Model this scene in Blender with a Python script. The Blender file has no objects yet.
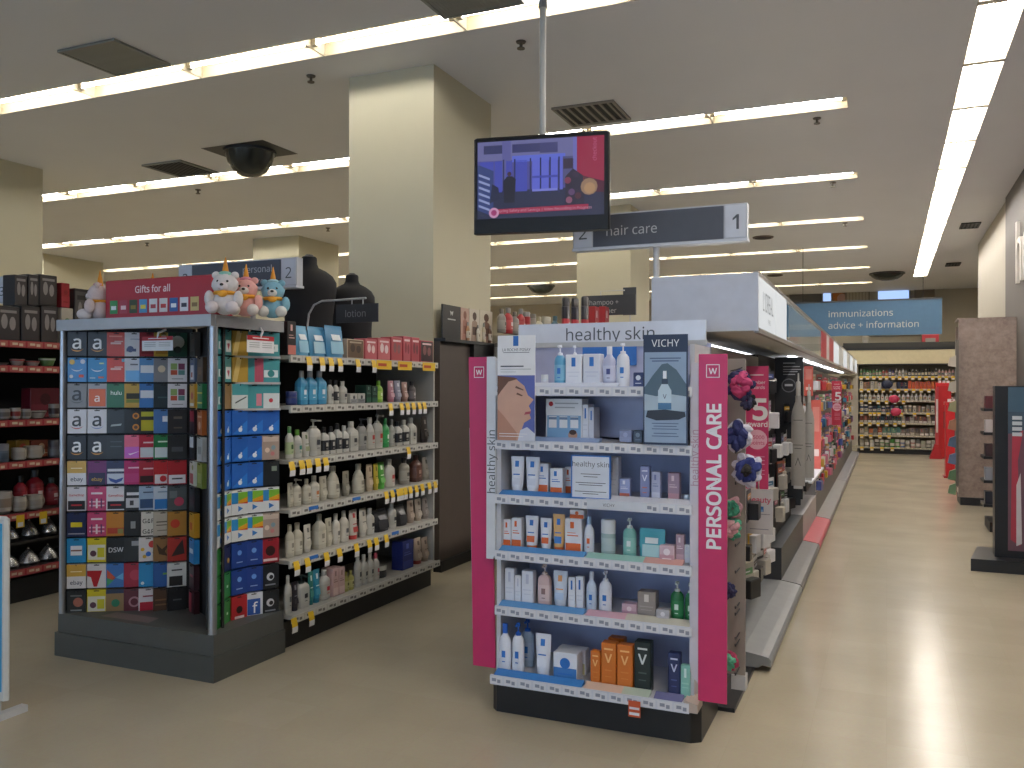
import bpy, bmesh, math, random
from mathutils import Vector, Matrix
random.seed(7)
R_ = math.radians
sc = bpy.context.scene
COL = sc.collection

# ------------------------------------------------------------------ camera
YAW, PITCH, ROLL, FPX = R_(23.4259), R_(0.1396), R_(0.1413), 865.13
CAM = Vector((0, 0, 1.5))
cF = Vector((-math.sin(YAW)*math.cos(PITCH), math.cos(YAW)*math.cos(PITCH), math.sin(PITCH)))
_r = Vector((math.cos(YAW), math.sin(YAW), 0)); _u = _r.cross(cF)
cR = _r*math.cos(ROLL) + _u*math.sin(ROLL)
cU = _u*math.cos(ROLL) - _r*math.sin(ROLL)
cd = bpy.data.cameras.new('camera'); cam = bpy.data.objects.new('camera', cd); COL.objects.link(cam)
cd.sensor_fit = 'HORIZONTAL'; cd.sensor_width = 36.0; cd.lens = FPX/1024*36.0
cd.clip_start = 0.05; cd.clip_end = 200
m = Matrix((cR, cU, -cF)).transposed().to_4x4(); m.translation = CAM
cam.matrix_world = m
sc.camera = cam
# ------------------------------------------------------------------ world, exposure
w = bpy.data.worlds.new('world'); sc.world = w; w.use_nodes = True
bg = w.node_tree.nodes['Background']; bg.inputs[0].default_value = (0.52, 0.72, 1.0, 1); bg.inputs[1].default_value = 3.0
sc.view_settings.view_transform = 'Standard'; sc.view_settings.look = 'None'
sc.view_settings.gamma = 1; sc.view_settings.use_curve_mapping = False
sc.view_settings.exposure = 0.72
TUBE = 28.5        # strength of the ceiling tubes
STRIP = 51.0       # strength of the tubes in the strip over the aisle
try:
    sc.cycles.use_denoising = True
    sc.cycles.max_bounces = 8
    sc.cycles.sample_clamp_indirect = 4.0
except Exception: pass

# ------------------------------------------------------------------ pixel -> world
def ray(u, v): return cF + cR*((u-512)/FPX) + cU*((384-v)/FPX)
def onX(u, v, x): d = ray(u, v); return CAM + d*((x-CAM.x)/d.x)
def onY(u, v, y): d = ray(u, v); return CAM + d*((y-CAM.y)/d.y)
def onZ(u, v, z): d = ray(u, v); return CAM + d*((z-CAM.z)/d.z)

# ------------------------------------------------------------------ materials
def lin(c): c /= 255.0; return c/12.92 if c <= .04045 else ((c+.055)/1.055)**2.4
def hexc(h): return (lin(int(h[0:2],16)), lin(int(h[2:4],16)), lin(int(h[4:6],16)), 1)
_mats = {}
def M(h, rough=.5, metal=0.0, var=.10, scale=14.0, emit=0, trans=0):
    key = (h, rough, metal, var, scale, emit, trans)
    if key in _mats: return _mats[key]
    mt = bpy.data.materials.new('mat_%s' % h); mt.use_nodes = True
    nt = mt.node_tree; b = nt.nodes['Principled BSDF']
    c = hexc(h)
    b.inputs['Roughness'].default_value = rough; b.inputs['Metallic'].default_value = metal
    if trans:
        b.inputs['Transmission Weight'].default_value = trans; b.inputs['IOR'].default_value = 1.3
    if emit:
        b.inputs['Base Color'].default_value = (0.02,0.02,0.02,1)
        b.inputs['Emission Color'].default_value = c; b.inputs['Emission Strength'].default_value = emit
    else:
        tc = nt.nodes.new('ShaderNodeTexCoord'); nz = nt.nodes.new('ShaderNodeTexNoise')
        nz.inputs['Scale'].default_value = scale; nz.inputs['Detail'].default_value = 2
        rp = nt.nodes.new('ShaderNodeMix'); rp.data_type = 'RGBA'
        rp.inputs[6].default_value = (c[0]*(1-var), c[1]*(1-var), c[2]*(1-var), 1)
        rp.inputs[7].default_value = (min(1,c[0]*(1+var)), min(1,c[1]*(1+var)), min(1,c[2]*(1+var)), 1)
        nt.links.new(tc.outputs['Object'], nz.inputs['Vector']); nt.links.new(nz.outputs['Fac'], rp.inputs[0])
        nt.links.new(rp.outputs[2], b.inputs['Base Color'])
    _mats[key] = mt
    return mt

def mat_floor():
    mt = bpy.data.materials.new('polished_vinyl_floor'); mt.use_nodes = True
    nt = mt.node_tree; b = nt.nodes['Principled BSDF']; N = nt.nodes.new; L = nt.links.new
    tc = N('ShaderNodeTexCoord')
    br = N('ShaderNodeTexBrick'); br.offset = 0; br.inputs['Scale'].default_value = 1.0
    br.inputs['Brick Width'].default_value = .305; br.inputs['Row Height'].default_value = .305
    br.inputs['Mortar Size'].default_value = .0008; br.inputs['Mortar Smooth'].default_value = .3
    br.inputs['Color1'].default_value = hexc('bbb19b'); br.inputs['Color2'].default_value = hexc('b7ad97'); br.inputs['Mortar'].default_value = hexc('b2a892')
    nz = N('ShaderNodeTexNoise'); nz.inputs['Scale'].default_value = 1.7; nz.inputs['Detail'].default_value = 6
    sp = N('ShaderNodeTexNoise'); sp.inputs['Scale'].default_value = 60; sp.inputs['Detail'].default_value = 3
    mx = N('ShaderNodeMix'); mx.data_type = 'RGBA'; mx.blend_type = 'MULTIPLY'; mx.inputs[0].default_value = .35
    rm = N('ShaderNodeValToRGB'); rm.color_ramp.elements[0].position = .3; rm.color_ramp.elements[0].color = (.72,.72,.72,1); rm.color_ramp.elements[1].position = .75
    mx2 = N('ShaderNodeMix'); mx2.data_type = 'RGBA'; mx2.blend_type = 'MULTIPLY'; mx2.inputs[0].default_value = .12
    L(tc.outputs['Object'], br.inputs['Vector']); L(tc.outputs['Object'], nz.inputs['Vector']); L(tc.outputs['Object'], sp.inputs['Vector'])
    L(nz.outputs['Fac'], rm.inputs[0]); L(br.outputs['Color'], mx.inputs[6]); L(rm.outputs[0], mx.inputs[7])
    L(mx.outputs[2], mx2.inputs[6]); L(sp.outputs['Color'], mx2.inputs[7]); L(mx2.outputs[2], b.inputs['Base Color'])
    rr = N('ShaderNodeMapRange'); rr.inputs[3].default_value = .15; rr.inputs[4].default_value = .29; b.inputs['Specular IOR Level'].default_value = .30
    L(nz.outputs['Fac'], rr.inputs[0]); L(rr.outputs[0], b.inputs['Roughness'])
    bp = N('ShaderNodeBump'); bp.inputs['Strength'].default_value = .06; bp.inputs['Distance'].default_value = .02
    wv = N('ShaderNodeTexNoise'); wv.inputs['Scale'].default_value = 6; wv.inputs['Detail'].default_value = 1
    L(tc.outputs['Object'], wv.inputs['Vector']); L(wv.outputs['Fac'], bp.inputs['Height']); L(bp.outputs[0], b.inputs['Normal'])
    return mt

def mat_granite():
    mt = bpy.data.materials.new('speckled_laminate'); mt.use_nodes = True
    nt = mt.node_tree; b = nt.nodes['Principled BSDF']; N = nt.nodes.new; L = nt.links.new
    tc = N('ShaderNodeTexCoord'); v = N('ShaderNodeTexNoise'); v.inputs['Scale'].default_value = 14; v.inputs['Detail'].default_value = 8; v.inputs['Roughness'].default_value = .7
    rm = N('ShaderNodeValToRGB'); e = rm.color_ramp.elements
    e[0].position = .35; e[0].color = hexc('80706a'); e[1].position = .65; e[1].color = hexc('9d8d84')
    L(tc.outputs['Object'], v.inputs['Vector']); L(v.outputs['Fac'], rm.inputs[0]); L(rm.outputs[0], b.inputs['Base Color'])
    b.inputs['Roughness'].default_value = .45
    return mt

def mat_paint(h, scale=3.0):
    mt = bpy.data.materials.new('paint_'+h); mt.use_nodes = True
    nt = mt.node_tree; b = nt.nodes['Principled BSDF']; N = nt.nodes.new; L = nt.links.new
    c = hexc(h)
    tc = N('ShaderNodeTexCoord'); v = N('ShaderNodeTexNoise'); v.inputs['Scale'].default_value = scale; v.inputs['Detail'].default_value = 5
    mx = N('ShaderNodeMix'); mx.data_type = 'RGBA'
    mx.inputs[6].default_value = (c[0]*.93,c[1]*.93,c[2]*.93,1); mx.inputs[7].default_value = c
    L(tc.outputs['Object'], v.inputs['Vector']); L(v.outputs['Fac'], mx.inputs[0]); L(mx.outputs[2], b.inputs['Base Color'])
    f = N('ShaderNodeTexNoise'); f.inputs['Scale'].default_value = 180
    bp = N('ShaderNodeBump'); bp.inputs['Strength'].default_value = .05; bp.inputs['Distance'].default_value = .003
    L(tc.outputs['Object'], f.inputs['Vector']); L(f.outputs['Fac'], bp.inputs['Height']); L(bp.outputs[0], b.inputs['Normal'])
    b.inputs['Roughness'].default_value = .75
    return mt

def mat_glass(h='dfe9ea', alpha=.25):
    mt = bpy.data.materials.new('clear_pane'); mt.use_nodes = True
    b = mt.node_tree.nodes['Principled BSDF']
    b.inputs['Base Color'].default_value = hexc(h); b.inputs['Roughness'].default_value = .05
    b.inputs['Alpha'].default_value = alpha
    return mt

# ------------------------------------------------------------------ mesh builder
class MB:
    def __init__(s): s.v = []; s.f = []; s.mi = []; s.mats = []
    def _m(s, mt):
        if mt not in s.mats: s.mats.append(mt)
        return s.mats.index(mt)
    def raw(s, vs, fs, mt, X=None):
        o = len(s.v); k = s._m(mt)
        s.v += [tuple(X @ Vector(p)) if X is not None else tuple(p) for p in vs]
        s.f += [tuple(i+o for i in f) for f in fs]; s.mi += [k]*len(fs)
        return s
    def box(s, x0, x1, y0, y1, z0, z1, mt, X=None):
        vs = [(x,y,z) for z in (z0,z1) for y in (y0,y1) for x in (x0,x1)]
        return s.raw(vs, [(0,2,3,1),(4,5,7,6),(0,1,5,4),(2,6,7,3),(0,4,6,2),(1,3,7,5)], mt, X)
    def cbox(s, x0, x1, y0, y1, z0, z1, mt, c=.004):      # box with chamfered vertical + top edges
        p = [(x0+c,y0),(x1-c,y0),(x1,y0+c),(x1,y1-c),(x1-c,y1),(x0+c,y1),(x0,y1-c),(x0,y0+c)]
        cx, cy = (x0+x1)/2, (y0+y1)/2
        q = [(cx+(a-cx)*(1-2*c/max(.001,x1-x0)), cy+(b-cy)*(1-2*c/max(.001,y1-y0))) for a,b in p]
        vs = [(a,b,z0) for a,b in p]+[(a,b,z1-c) for a,b in p]+[(a,b,z1) for a,b in q]
        fs = [tuple(range(7,-1,-1)), tuple(range(16,24))]
        for r in (0,8):
            for i in range(8): j=(i+1)%8; fs.append((r+i,r+j,r+8+j,r+8+i))
        return s.raw(vs, fs, mt)
    def prism(s, pts, a0, a1, mt, axis='y', X=None):        # polygon in the two other axes, extruded along axis
        n = len(pts)
        def P(p, a):
            return {'y':(p[0],a,p[1]), 'x':(a,p[0],p[1]), 'z':(p[0],p[1],a)}[axis]
        vs = [P(p,a0) for p in pts]+[P(p,a1) for p in pts]
        fs = [tuple(range(n)), tuple(range(2*n-1,n-1,-1))]
        for i in range(n): j=(i+1)%n; fs.append((i,i+n,j+n,j))
        return s.raw(vs, fs, mt, X)
    def lathe(s, prof, mt, n=12, sx=1.0, sy=1.0, c=(0,0,0), X=None, sq=0.0):
        vs=[]; fs=[]
        for r,z in prof:
            for i in range(n):
                a=2*math.pi*(i+.5)/n; ca,sa=math.cos(a),math.sin(a)
                k=1.0
                if sq: k = 1.0/((abs(ca)**(2+sq*4)+abs(sa)**(2+sq*4))**(1/(2+sq*4)))
                vs.append((c[0]+r*k*ca*sx, c[1]+r*k*sa*sy, c[2]+z))
        for k in range(len(prof)-1):
            for i in range(n): j=(i+1)%n; fs.append((k*n+i,k*n+j,(k+1)*n+j,(k+1)*n+i))
        fs.append(tuple(range(n-1,-1,-1))); t=(len(prof)-1)*n; fs.append(tuple(range(t,t+n)))
        return s.raw(vs, fs, mt, X)
    def tube(s, pts, r, mt, n=8):
        pts=[Vector(p) for p in pts]; vs=[]; fs=[]
        for i,p in enumerate(pts):
            d=(pts[min(i+1,len(pts)-1)]-pts[max(i-1,0)]).normalized()
            a=d.orthogonal().normalized() if i==0 else (a-d*a.dot(d)).normalized()
            b=d.cross(a)
            for k in range(n):
                t=2*math.pi*k/n; vs.append(tuple(p+(a*math.cos(t)+b*math.sin(t))*r))
        for i in range(len(pts)-1):
            for k in range(n): j=(k+1)%n; fs.append((i*n+k,i*n+j,(i+1)*n+j,(i+1)*n+k))
        fs.append(tuple(range(n-1,-1,-1))); t=(len(pts)-1)*n; fs.append(tuple(range(t,t+n)))
        return s.raw(vs, fs, mt)
    def ball(s, c, rx, ry, rz, mt, n=14, m=9, X=None, lump=0):
        rnd=random.Random(int(c[2]*1000)+3)
        vs=[(c[0],c[1],c[2]-rz)]; fs=[]
        for k in range(1,m):
            t=math.pi*k/m-math.pi/2
            for i in range(n):
                a=2*math.pi*i/n; q=1+rnd.uniform(-lump,lump)
                vs.append((c[0]+rx*math.cos(t)*math.cos(a)*q,c[1]+ry*math.cos(t)*math.sin(a)*q,c[2]+rz*math.sin(t)*q))
        vs.append((c[0],c[1],c[2]+rz)); T=len(vs)-1
        for i in range(n):
            j=(i+1)%n; fs.append((0,1+j,1+i)); fs.append((T,T-n+i,T-n+j))
        for k in range(m-2):
            for i in range(n): j=(i+1)%n; fs.append((1+k*n+i,1+k*n+j,1+(k+1)*n+j,1+(k+1)*n+i))
        return s.raw(vs,fs,mt,X)
    def flat(s, pts, mt, y=0.0):                             # print: polygon in x,z on plane y, facing -Y
        return s.raw([(p[0],y,p[1]) for p in pts],[tuple(range(len(pts)))],mt)
    def rect(s, x0,x1,z0,z1,mt,y=0.0): return s.flat([(x0,z0),(x1,z0),(x1,z1),(x0,z1)],mt,y)
    def disc(s, cx,cz,r,mt,y=0.0,n=16,rz=None):
        rz = rz or r
        return s.flat([(cx+r*math.cos(2*math.pi*i/n),cz+rz*math.sin(2*math.pi*i/n)) for i in range(n)],mt,y)
    def text(s, t, x, z, size, mt, y=0.0, align='CENTER', rot=0, sx=1.0, bold=0.0, X=None, depth=0):
        vs, fs = text_geom(t, align, bold, depth)
        c,sn=math.cos(rot),math.sin(rot); out=[]
        for a,b,d in vs:
            a*=size*sx; b*=size
            out.append((x+a*c-b*sn, y-d*size, z+a*sn+b*c))
        return s.raw(out, fs, mt, X)
    def mesh(s, name, smooth=False):
        me=bpy.data.meshes.new(name); me.from_pydata(s.v,[],s.f)
        for mt in s.mats: me.materials.append(mt)
        me.polygons.foreach_set('material_index', s.mi)
        if smooth:
            me.polygons.foreach_set('use_smooth',[True]*len(s.f))
            try: me.set_sharp_from_angle(angle=R_(40))
            except Exception: pass
        me.update(); return me
    def build(s, name, parent=None, loc=(0,0,0), rz=0, smooth=False):
        return link(name, s.mesh(name, smooth), parent, loc, rz)

_txt={}
try:                                                     # a plain sans face that ships with Blender, like the shop's lettering
    import os
    FONT=bpy.data.fonts.load(os.path.join(bpy.utils.resource_path('LOCAL'),'datafiles','fonts','NotoSansHebrew-Regular.woff2'))
except Exception: FONT=None
def text_geom(t, align, bold, depth):
    k=(t,align,bold,depth)
    if k in _txt: return _txt[k]
    cu=bpy.data.curves.new('txt','FONT'); cu.body=t; cu.size=1.07 if FONT else 1.0
    if FONT: cu.font=FONT
    cu.resolution_u=3
    cu.align_x=align; cu.align_y='CENTER'; cu.offset=bold; cu.extrude=depth
    ob=bpy.data.objects.new('txt',cu); COL.objects.link(ob)
    dg=bpy.context.evaluated_depsgraph_get(); dg.update()
    me=bpy.data.meshes.new_from_object(ob.evaluated_get(dg))
    vs=[tuple(v.co) for v in me.vertices]; fs=[tuple(p.vertices) for p in me.polygons]
    bpy.data.objects.remove(ob); bpy.data.curves.remove(cu); bpy.data.meshes.remove(me)
    _txt[k]=(vs,fs); return vs,fs

def link(name, data, parent=None, loc=(0,0,0), rz=0):
    o=bpy.data.objects.new(name,data); COL.objects.link(o); o.location=loc; o.rotation_euler=(0,0,rz)
    if parent is not None: o.parent=parent
    return o
def tag(o,label,cat,group=None):
    o['label']=label; o['category']=cat
    if group: o['group']=group
    return o
def thing(name,label,cat,loc=(0,0,0),rz=0,group=None):
    o=bpy.data.objects.new(name,None); o.empty_display_size=.05; COL.objects.link(o); o.location=loc; o.rotation_euler=(0,0,rz)
    return tag(o,label,cat,group)
def struct(o): o['kind']='structure'; return o
ORD=['first','second','third','fourth','fifth','sixth','seventh','eighth','ninth','tenth','eleventh','twelfth','thirteenth','fourteenth','fifteenth','sixteenth','seventeenth','eighteenth','nineteenth','twentieth']
def ordw(n):
    if n<20: return ORD[n]
    return ['twenty','thirty','forty','fifty'][(n+1)//10-2]+'-'+ORD[(n+1)%10-1] if (n+1)%10 else ['twentieth','thirtieth','fortieth','fiftieth'][(n+1)//10-2]

# common materials
WHITE=M('e8e8ea',.4); OFFW=M('d9d6cc',.45); CREAM=mat_paint('c8c2a9'); BLACK=M('17181b',.45); DKGREY=M('2f3134',.5)
STEEL=M('a9adb3',.3,.8); LTGREY=M('b4b6b8',.5); PINK=M('c22a63',.4); YEL=M('e0b92a',.5); BLUE=M('2f6fc0',.4); NAVY=M('1d2950',.4)
RED=M('b3202c',.45); TXT=M('4a4f57',.5); PAPER=M('dcdce0',.5)
exec_parts=[]

# ================================================================== SETTING
CEIL=4.1
XL,XR,YF,YB=-18.0,1.52,-5.0,25.6
struct(MB().box(XL,3.2,YF,YB,-.1,0,mat_floor()).build('floor'))
ROW_W=.33; ROWS=[5.345+2.955*k for k in range(0,7)]; ROW_R=-.33
SX0,SX1,SY0,SY1=.56,.86,-3.1,22.56
cm=mat_paint('e0e0e2',1.2); b=MB()
ys=[YF]+[y for r in ROWS for y in (r,r+ROW_W)]+[YB]
for i in range(0,len(ys),2): b.box(XL,ROW_R,ys[i],ys[i+1],CEIL,CEIL+.25,cm)
b.box(ROW_R,SX0,YF,YB,CEIL,CEIL+.25,cm); b.box(SX1,3.2,YF,YB,CEIL,CEIL+.25,cm)
b.box(SX0,SX1,YF,SY0,CEIL,CEIL+.25,cm); b.box(SX0,SX1,SY1,YB,CEIL,CEIL+.25,cm)
struct(b.build('ceiling'))
wl=mat_paint('b9ae97'); wr=mat_paint('5f5c5a'); wc=mat_paint('aaa598')
struct(MB().box(XL-.2,XL,YF,YB,0,CEIL,wl).build('wall_left'))
b=MB().box(1.49,1.75,YF,13.57,0,CEIL,wr); struct(b.build('wall_right'))
b=MB().box(1.52,1.8,13.57,17.8,0,CEIL,wc); struct(b.build('wall_right_far'))
b=MB().box(2.6,2.8,13.57,YB,0,CEIL,wc).box(1.8,2.6,13.57,13.7,0,CEIL,wc); struct(b.build('wall_right_recess'))
# back wall with a row of tall panes above the pharmacy
b=MB(); bw=mat_paint('b4ac9a'); b.box(XL,3.2,YB,YB+.2,0,CEIL,bw); struct(b.build('wall_back'))
# front wall with shop windows behind the camera
b=MB(); fw=mat_paint('c9c3b4')
wins=[(-14,-10.5),(-9,-5.5),(-3.2,.9)]
b.box(XL,3.2,YF-.2,YF,0,.5,fw).box(XL,3.2,YF-.2,YF,2.9,CEIL,fw)
e=[XL]+[x for p in wins for x in p]+[3.2]
for i in range(0,len(e),2): b.box(e[i],e[i+1],YF-.2,YF,.5,2.9,fw)
struct(b.build('wall_front'))
gl=mat_glass('eaf4f8',.12)
for i,(a,c) in enumerate(wins):
    wn=struct(MB().box(a,a+.06,YF-.15,YF-.05,.5,2.9,DKGREY).box(c-.06,c,YF-.15,YF-.05,.5,2.9,DKGREY).box(a,c,YF-.15,YF-.05,.5,.56,DKGREY).box(a,c,YF-.15,YF-.05,2.84,2.9,DKGREY).box((a+c)/2-.03,(a+c)/2+.03,YF-.15,YF-.05,.56,2.84,DKGREY).build('window_%d'%(i+1)))
    for q in (0,1):
        x0=a+.06 if q==0 else (a+c)/2+.03; x1=(a+c)/2-.03 if q==0 else c-.06
        MB().box(x0,x1,YF-.11,YF-.1,.56,2.84,gl).build('pane',wn)
# pillars
def pillar(name,label,x0,x1,y0,y1):
    o=MB().box(x0,x1,y0,y1,0,CEIL,CREAM).build(name); return struct(o)
pillar('pillar_1','',-4.17,-3.36,6.15,7.25)
pillar('pillar_2','',-4.17,-3.36,12.0,13.06)
pillar('pillar_3','',-10.34,-9.35,6.15,7.32)
pillar('pillar_4','',-10.34,-9.35,12.27,13.46)
pillar('pillar_5','',-16.2,-15.3,12.0,13.42)

# ------------------------------------------------------------------ ceiling lights
tubeM=M('fffaf2',emit=TUBE); stripM=M('fff8f2',emit=STRIP); trough=M('a69b82',.5); sock=M('c9c2b0',.5)
FL=1.25
hm=MB().box(-FL/2,FL/2,-.164,.164,.12,.13,trough).box(-FL/2,FL/2,-.164,-.158,.001,.12,trough).box(-FL/2,FL/2,.158,.164,.001,.12,trough).mesh('housing')
em=MB().box(FL/2-.006,FL/2+.006,-.158,.158,.002,.12,sock).mesh('end_plate')
tm=MB().lathe([(.016,-FL/2+.05),(.016,FL/2-.05)],tubeM,8,X=Matrix.Rotation(R_(90),4,'Y')).mesh('tube')
sm=MB().box(-.02,.02,-.02,.02,.02,.12,sock).mesh('lamp_holder')
nrow=0
for k,r in enumerate(ROWS):
    n=int((ROW_R-XL)/FL)
    for i in range(n):
        x=ROW_R-FL*(i+.5)
        nm=['nearest row in view','second row in view','third row in view','fourth row in view','fifth row in view','sixth row in view','farthest row in view'][k]
        t=thing('ceiling_light','%s fluorescent trough from right end, %s'%(ordw(i),nm),'ceiling light',(x,r+.165,CEIL),0,'recessed fluorescent troughs in rows')
        link('housing',hm,t); link('end_plate',em,t); link('lamp_tube',tm,t,(0,0,.05)); link('lamp_holder',sm,t,(-FL/2+.03,0,0)); link('lamp_holder',sm,t,(FL/2-.032,0,0))
SL=1.2219
hm2=MB().box(-.149,.149,-SL/2,SL/2,.13,.14,trough).box(-.149,-.144,-SL/2,SL/2,.001,.13,trough).box(.144,.149,-SL/2,SL/2,.001,.13,trough).prism([(-.144,.13),(-.07,.13),(-.144,.02)],-SL/2,SL/2,trough).prism([(.144,.13),(.144,.02),(.07,.13)],-SL/2,SL/2,trough).mesh('reflector')
em2=MB().box(-.144,.144,SL/2-.07,SL/2,.003,.12,sock).mesh('end_plate')
tm2=MB().lathe([(.016,-SL/2+.03),(.016,SL/2-.09)],stripM,8,X=Matrix.Rotation(R_(-90),4,'X')).mesh('tube')
for i in range(21):
    y=SY0+SL*(i+.5)
    t=thing('ceiling_light','%s twin-tube trough of the long strip light above right aisle, from front'%ordw(i),'ceiling light',(.71,y,CEIL),0,'twin-tube troughs of the aisle strip light')
    link('reflector',hm2,t); link('end_plate',em2,t)
    for dx in (-.045,.045): link('lamp_tube',tm2,t,(dx,0,.06))

# ------------------------------------------------------------------ ceiling fittings
ventM=M('84857f',.6); ventD=M('2b2c2a',.7)
def vent(c,sx,sy,label,nsl=8,fm=ventM,sl=ventM,along='x',back=ventD):
    t=thing('ceiling_vent',label,'vent',(c[0],c[1],CEIL))
    MB().box(-sx/2,sx/2,-sy/2,sy/2,-.004,-.001,back).build('backing',t)
    f=MB(); w_=.025
    f.box(-sx/2,sx/2,-sy/2,-sy/2+w_,-.02,-.002,fm).box(-sx/2,sx/2,sy/2-w_,sy/2,-.02,-.002,fm).box(-sx/2,-sx/2+w_,-sy/2+w_,sy/2-w_,-.02,-.002,fm).box(sx/2-w_,sx/2,-sy/2+w_,sy/2-w_,-.02,-.002,fm)
    f.build('frame',t)
    sm_=None
    for i in range(nsl):
        q=(i+.5)/nsl-.5
        if sm_ is None: sm_=(MB().box(-.012,.012,-sy/2+w_,sy/2-w_,-.016,-.005,sl) if along=='x' else MB().box(-sx/2+w_,sx/2-w_,-.012,.012,-.016,-.005,sl)).mesh('slat')
        link('slat',sm_,t,(q*(sx-2*w_),0,0) if along=='x' else (0,q*(sy-2*w_),0))
    return t
p=onZ(104,58,CEIL); vent((p.x+.1,5.03),.60,.56,'grey square ceiling vent above nearest light row at upper left',22,back=M('77786f',.7))
p=onZ(477,3,CEIL); vent((p.x,p.y-.2),.62,.62,'grey square ceiling vent cut by the top edge of the photo',22,back=M('77786f',.7))
p=onZ(180,168,CEIL); vent((p.x,p.y),.6,.6,'dark ceiling vent left of the hanging dome mirror',10,ventM,DKGREY)
p=onZ(592,113,CEIL); vent((p.x,p.y),.6,.6,'louvred ceiling vent just above the television',7,M('8f8a80',.6),M('8f8a80',.6))
p=onZ(970,225,CEIL); vent((p.x,p.y),.28,.5,'nearer small dark vent right of the aisle strip light',4,DKGREY,DKGREY)
p=onZ(953,264,CEIL); vent((p.x,p.y),.28,.5,'farther small dark vent right of the aisle strip light',4,DKGREY,DKGREY)
def dome(c,r,label,col,k=1.0):
    t=thing('security_dome',label,'dome mirror',(c[0],c[1],CEIL))
    MB().lathe([(r*1.06,-.03),(r*1.06,-.002)],DKGREY,24).build('rim',t,smooth=True)
    MB().lathe([(.02,-r*1.08*k),(r*.35,-r*1.02*k),(r*.65,-r*.84*k),(r*.88,-r*.5*k),(r,-.03)],col,24).build('dome',t,smooth=True)
    return t
domeM=M('2e312e',.18)
p=onZ(250,151,CEIL); t=dome((p.x,p.y),.27,'large dark dome mirror hanging from dark panel at upper left',domeM)
MB().box(-.42,.42,-.3,.3,-.003,-.001,DKGREY).build('backing_panel',t)
p=onZ(887,276,CEIL); dome((p.x,21.5),.36,'wide dark dome mirror above the blue immunizations sign',domeM,.45)
p=onZ(540,292,CEIL); dome((-8.2,20.8),.34,'distant dark dome mirror under far lights left of the second pillar',domeM,.6)
sprM=M('5a544c',.5,.4)
for (u,v,l) in ((311,78,'below nearest light row left of the big pillar'),(521,44,'beside the television pole'),(817,120,'under right end of second light row'),(833,184,'under right end of third light row'),(845,224,'under right end of fourth light row'),(198,191,'below second light row left of the pillar'),(147,244,'below third light row near the left pillar'),(328,229,'below third light row close to the big pillar')):
    p=onZ(u,v,CEIL-.02)
    t=thing('sprinkler','small ceiling sprinkler head '+l,'sprinkler',(p.x,p.y,CEIL))
    MB().lathe([(.035,-.012),(.04,-.001)],sprM,10).build('escutcheon',t); MB().lathe([(.012,-.05),(.012,-.012)],sprM,8).build('stem',t); MB().lathe([(.03,-.058),(.03,-.05)],sprM,10).build('deflector',t)
for (u,v,l) in ((763,237,'nearer dark round ceiling speaker right of the hair care sign'),(775,275,'farther dark round ceiling speaker above the white canopy')):
    p=onZ(u,v,CEIL); t=thing('ceiling_speaker',l,'speaker',(p.x,p.y,CEIL))
    MB().lathe([(.17,-.02),(.18,-.001)],M('6b5f55',.6),18).build('rim',t); MB().lathe([(.14,-.026),(.14,-.018)],M('3b332e',.8),18).build('grille',t)

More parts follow.
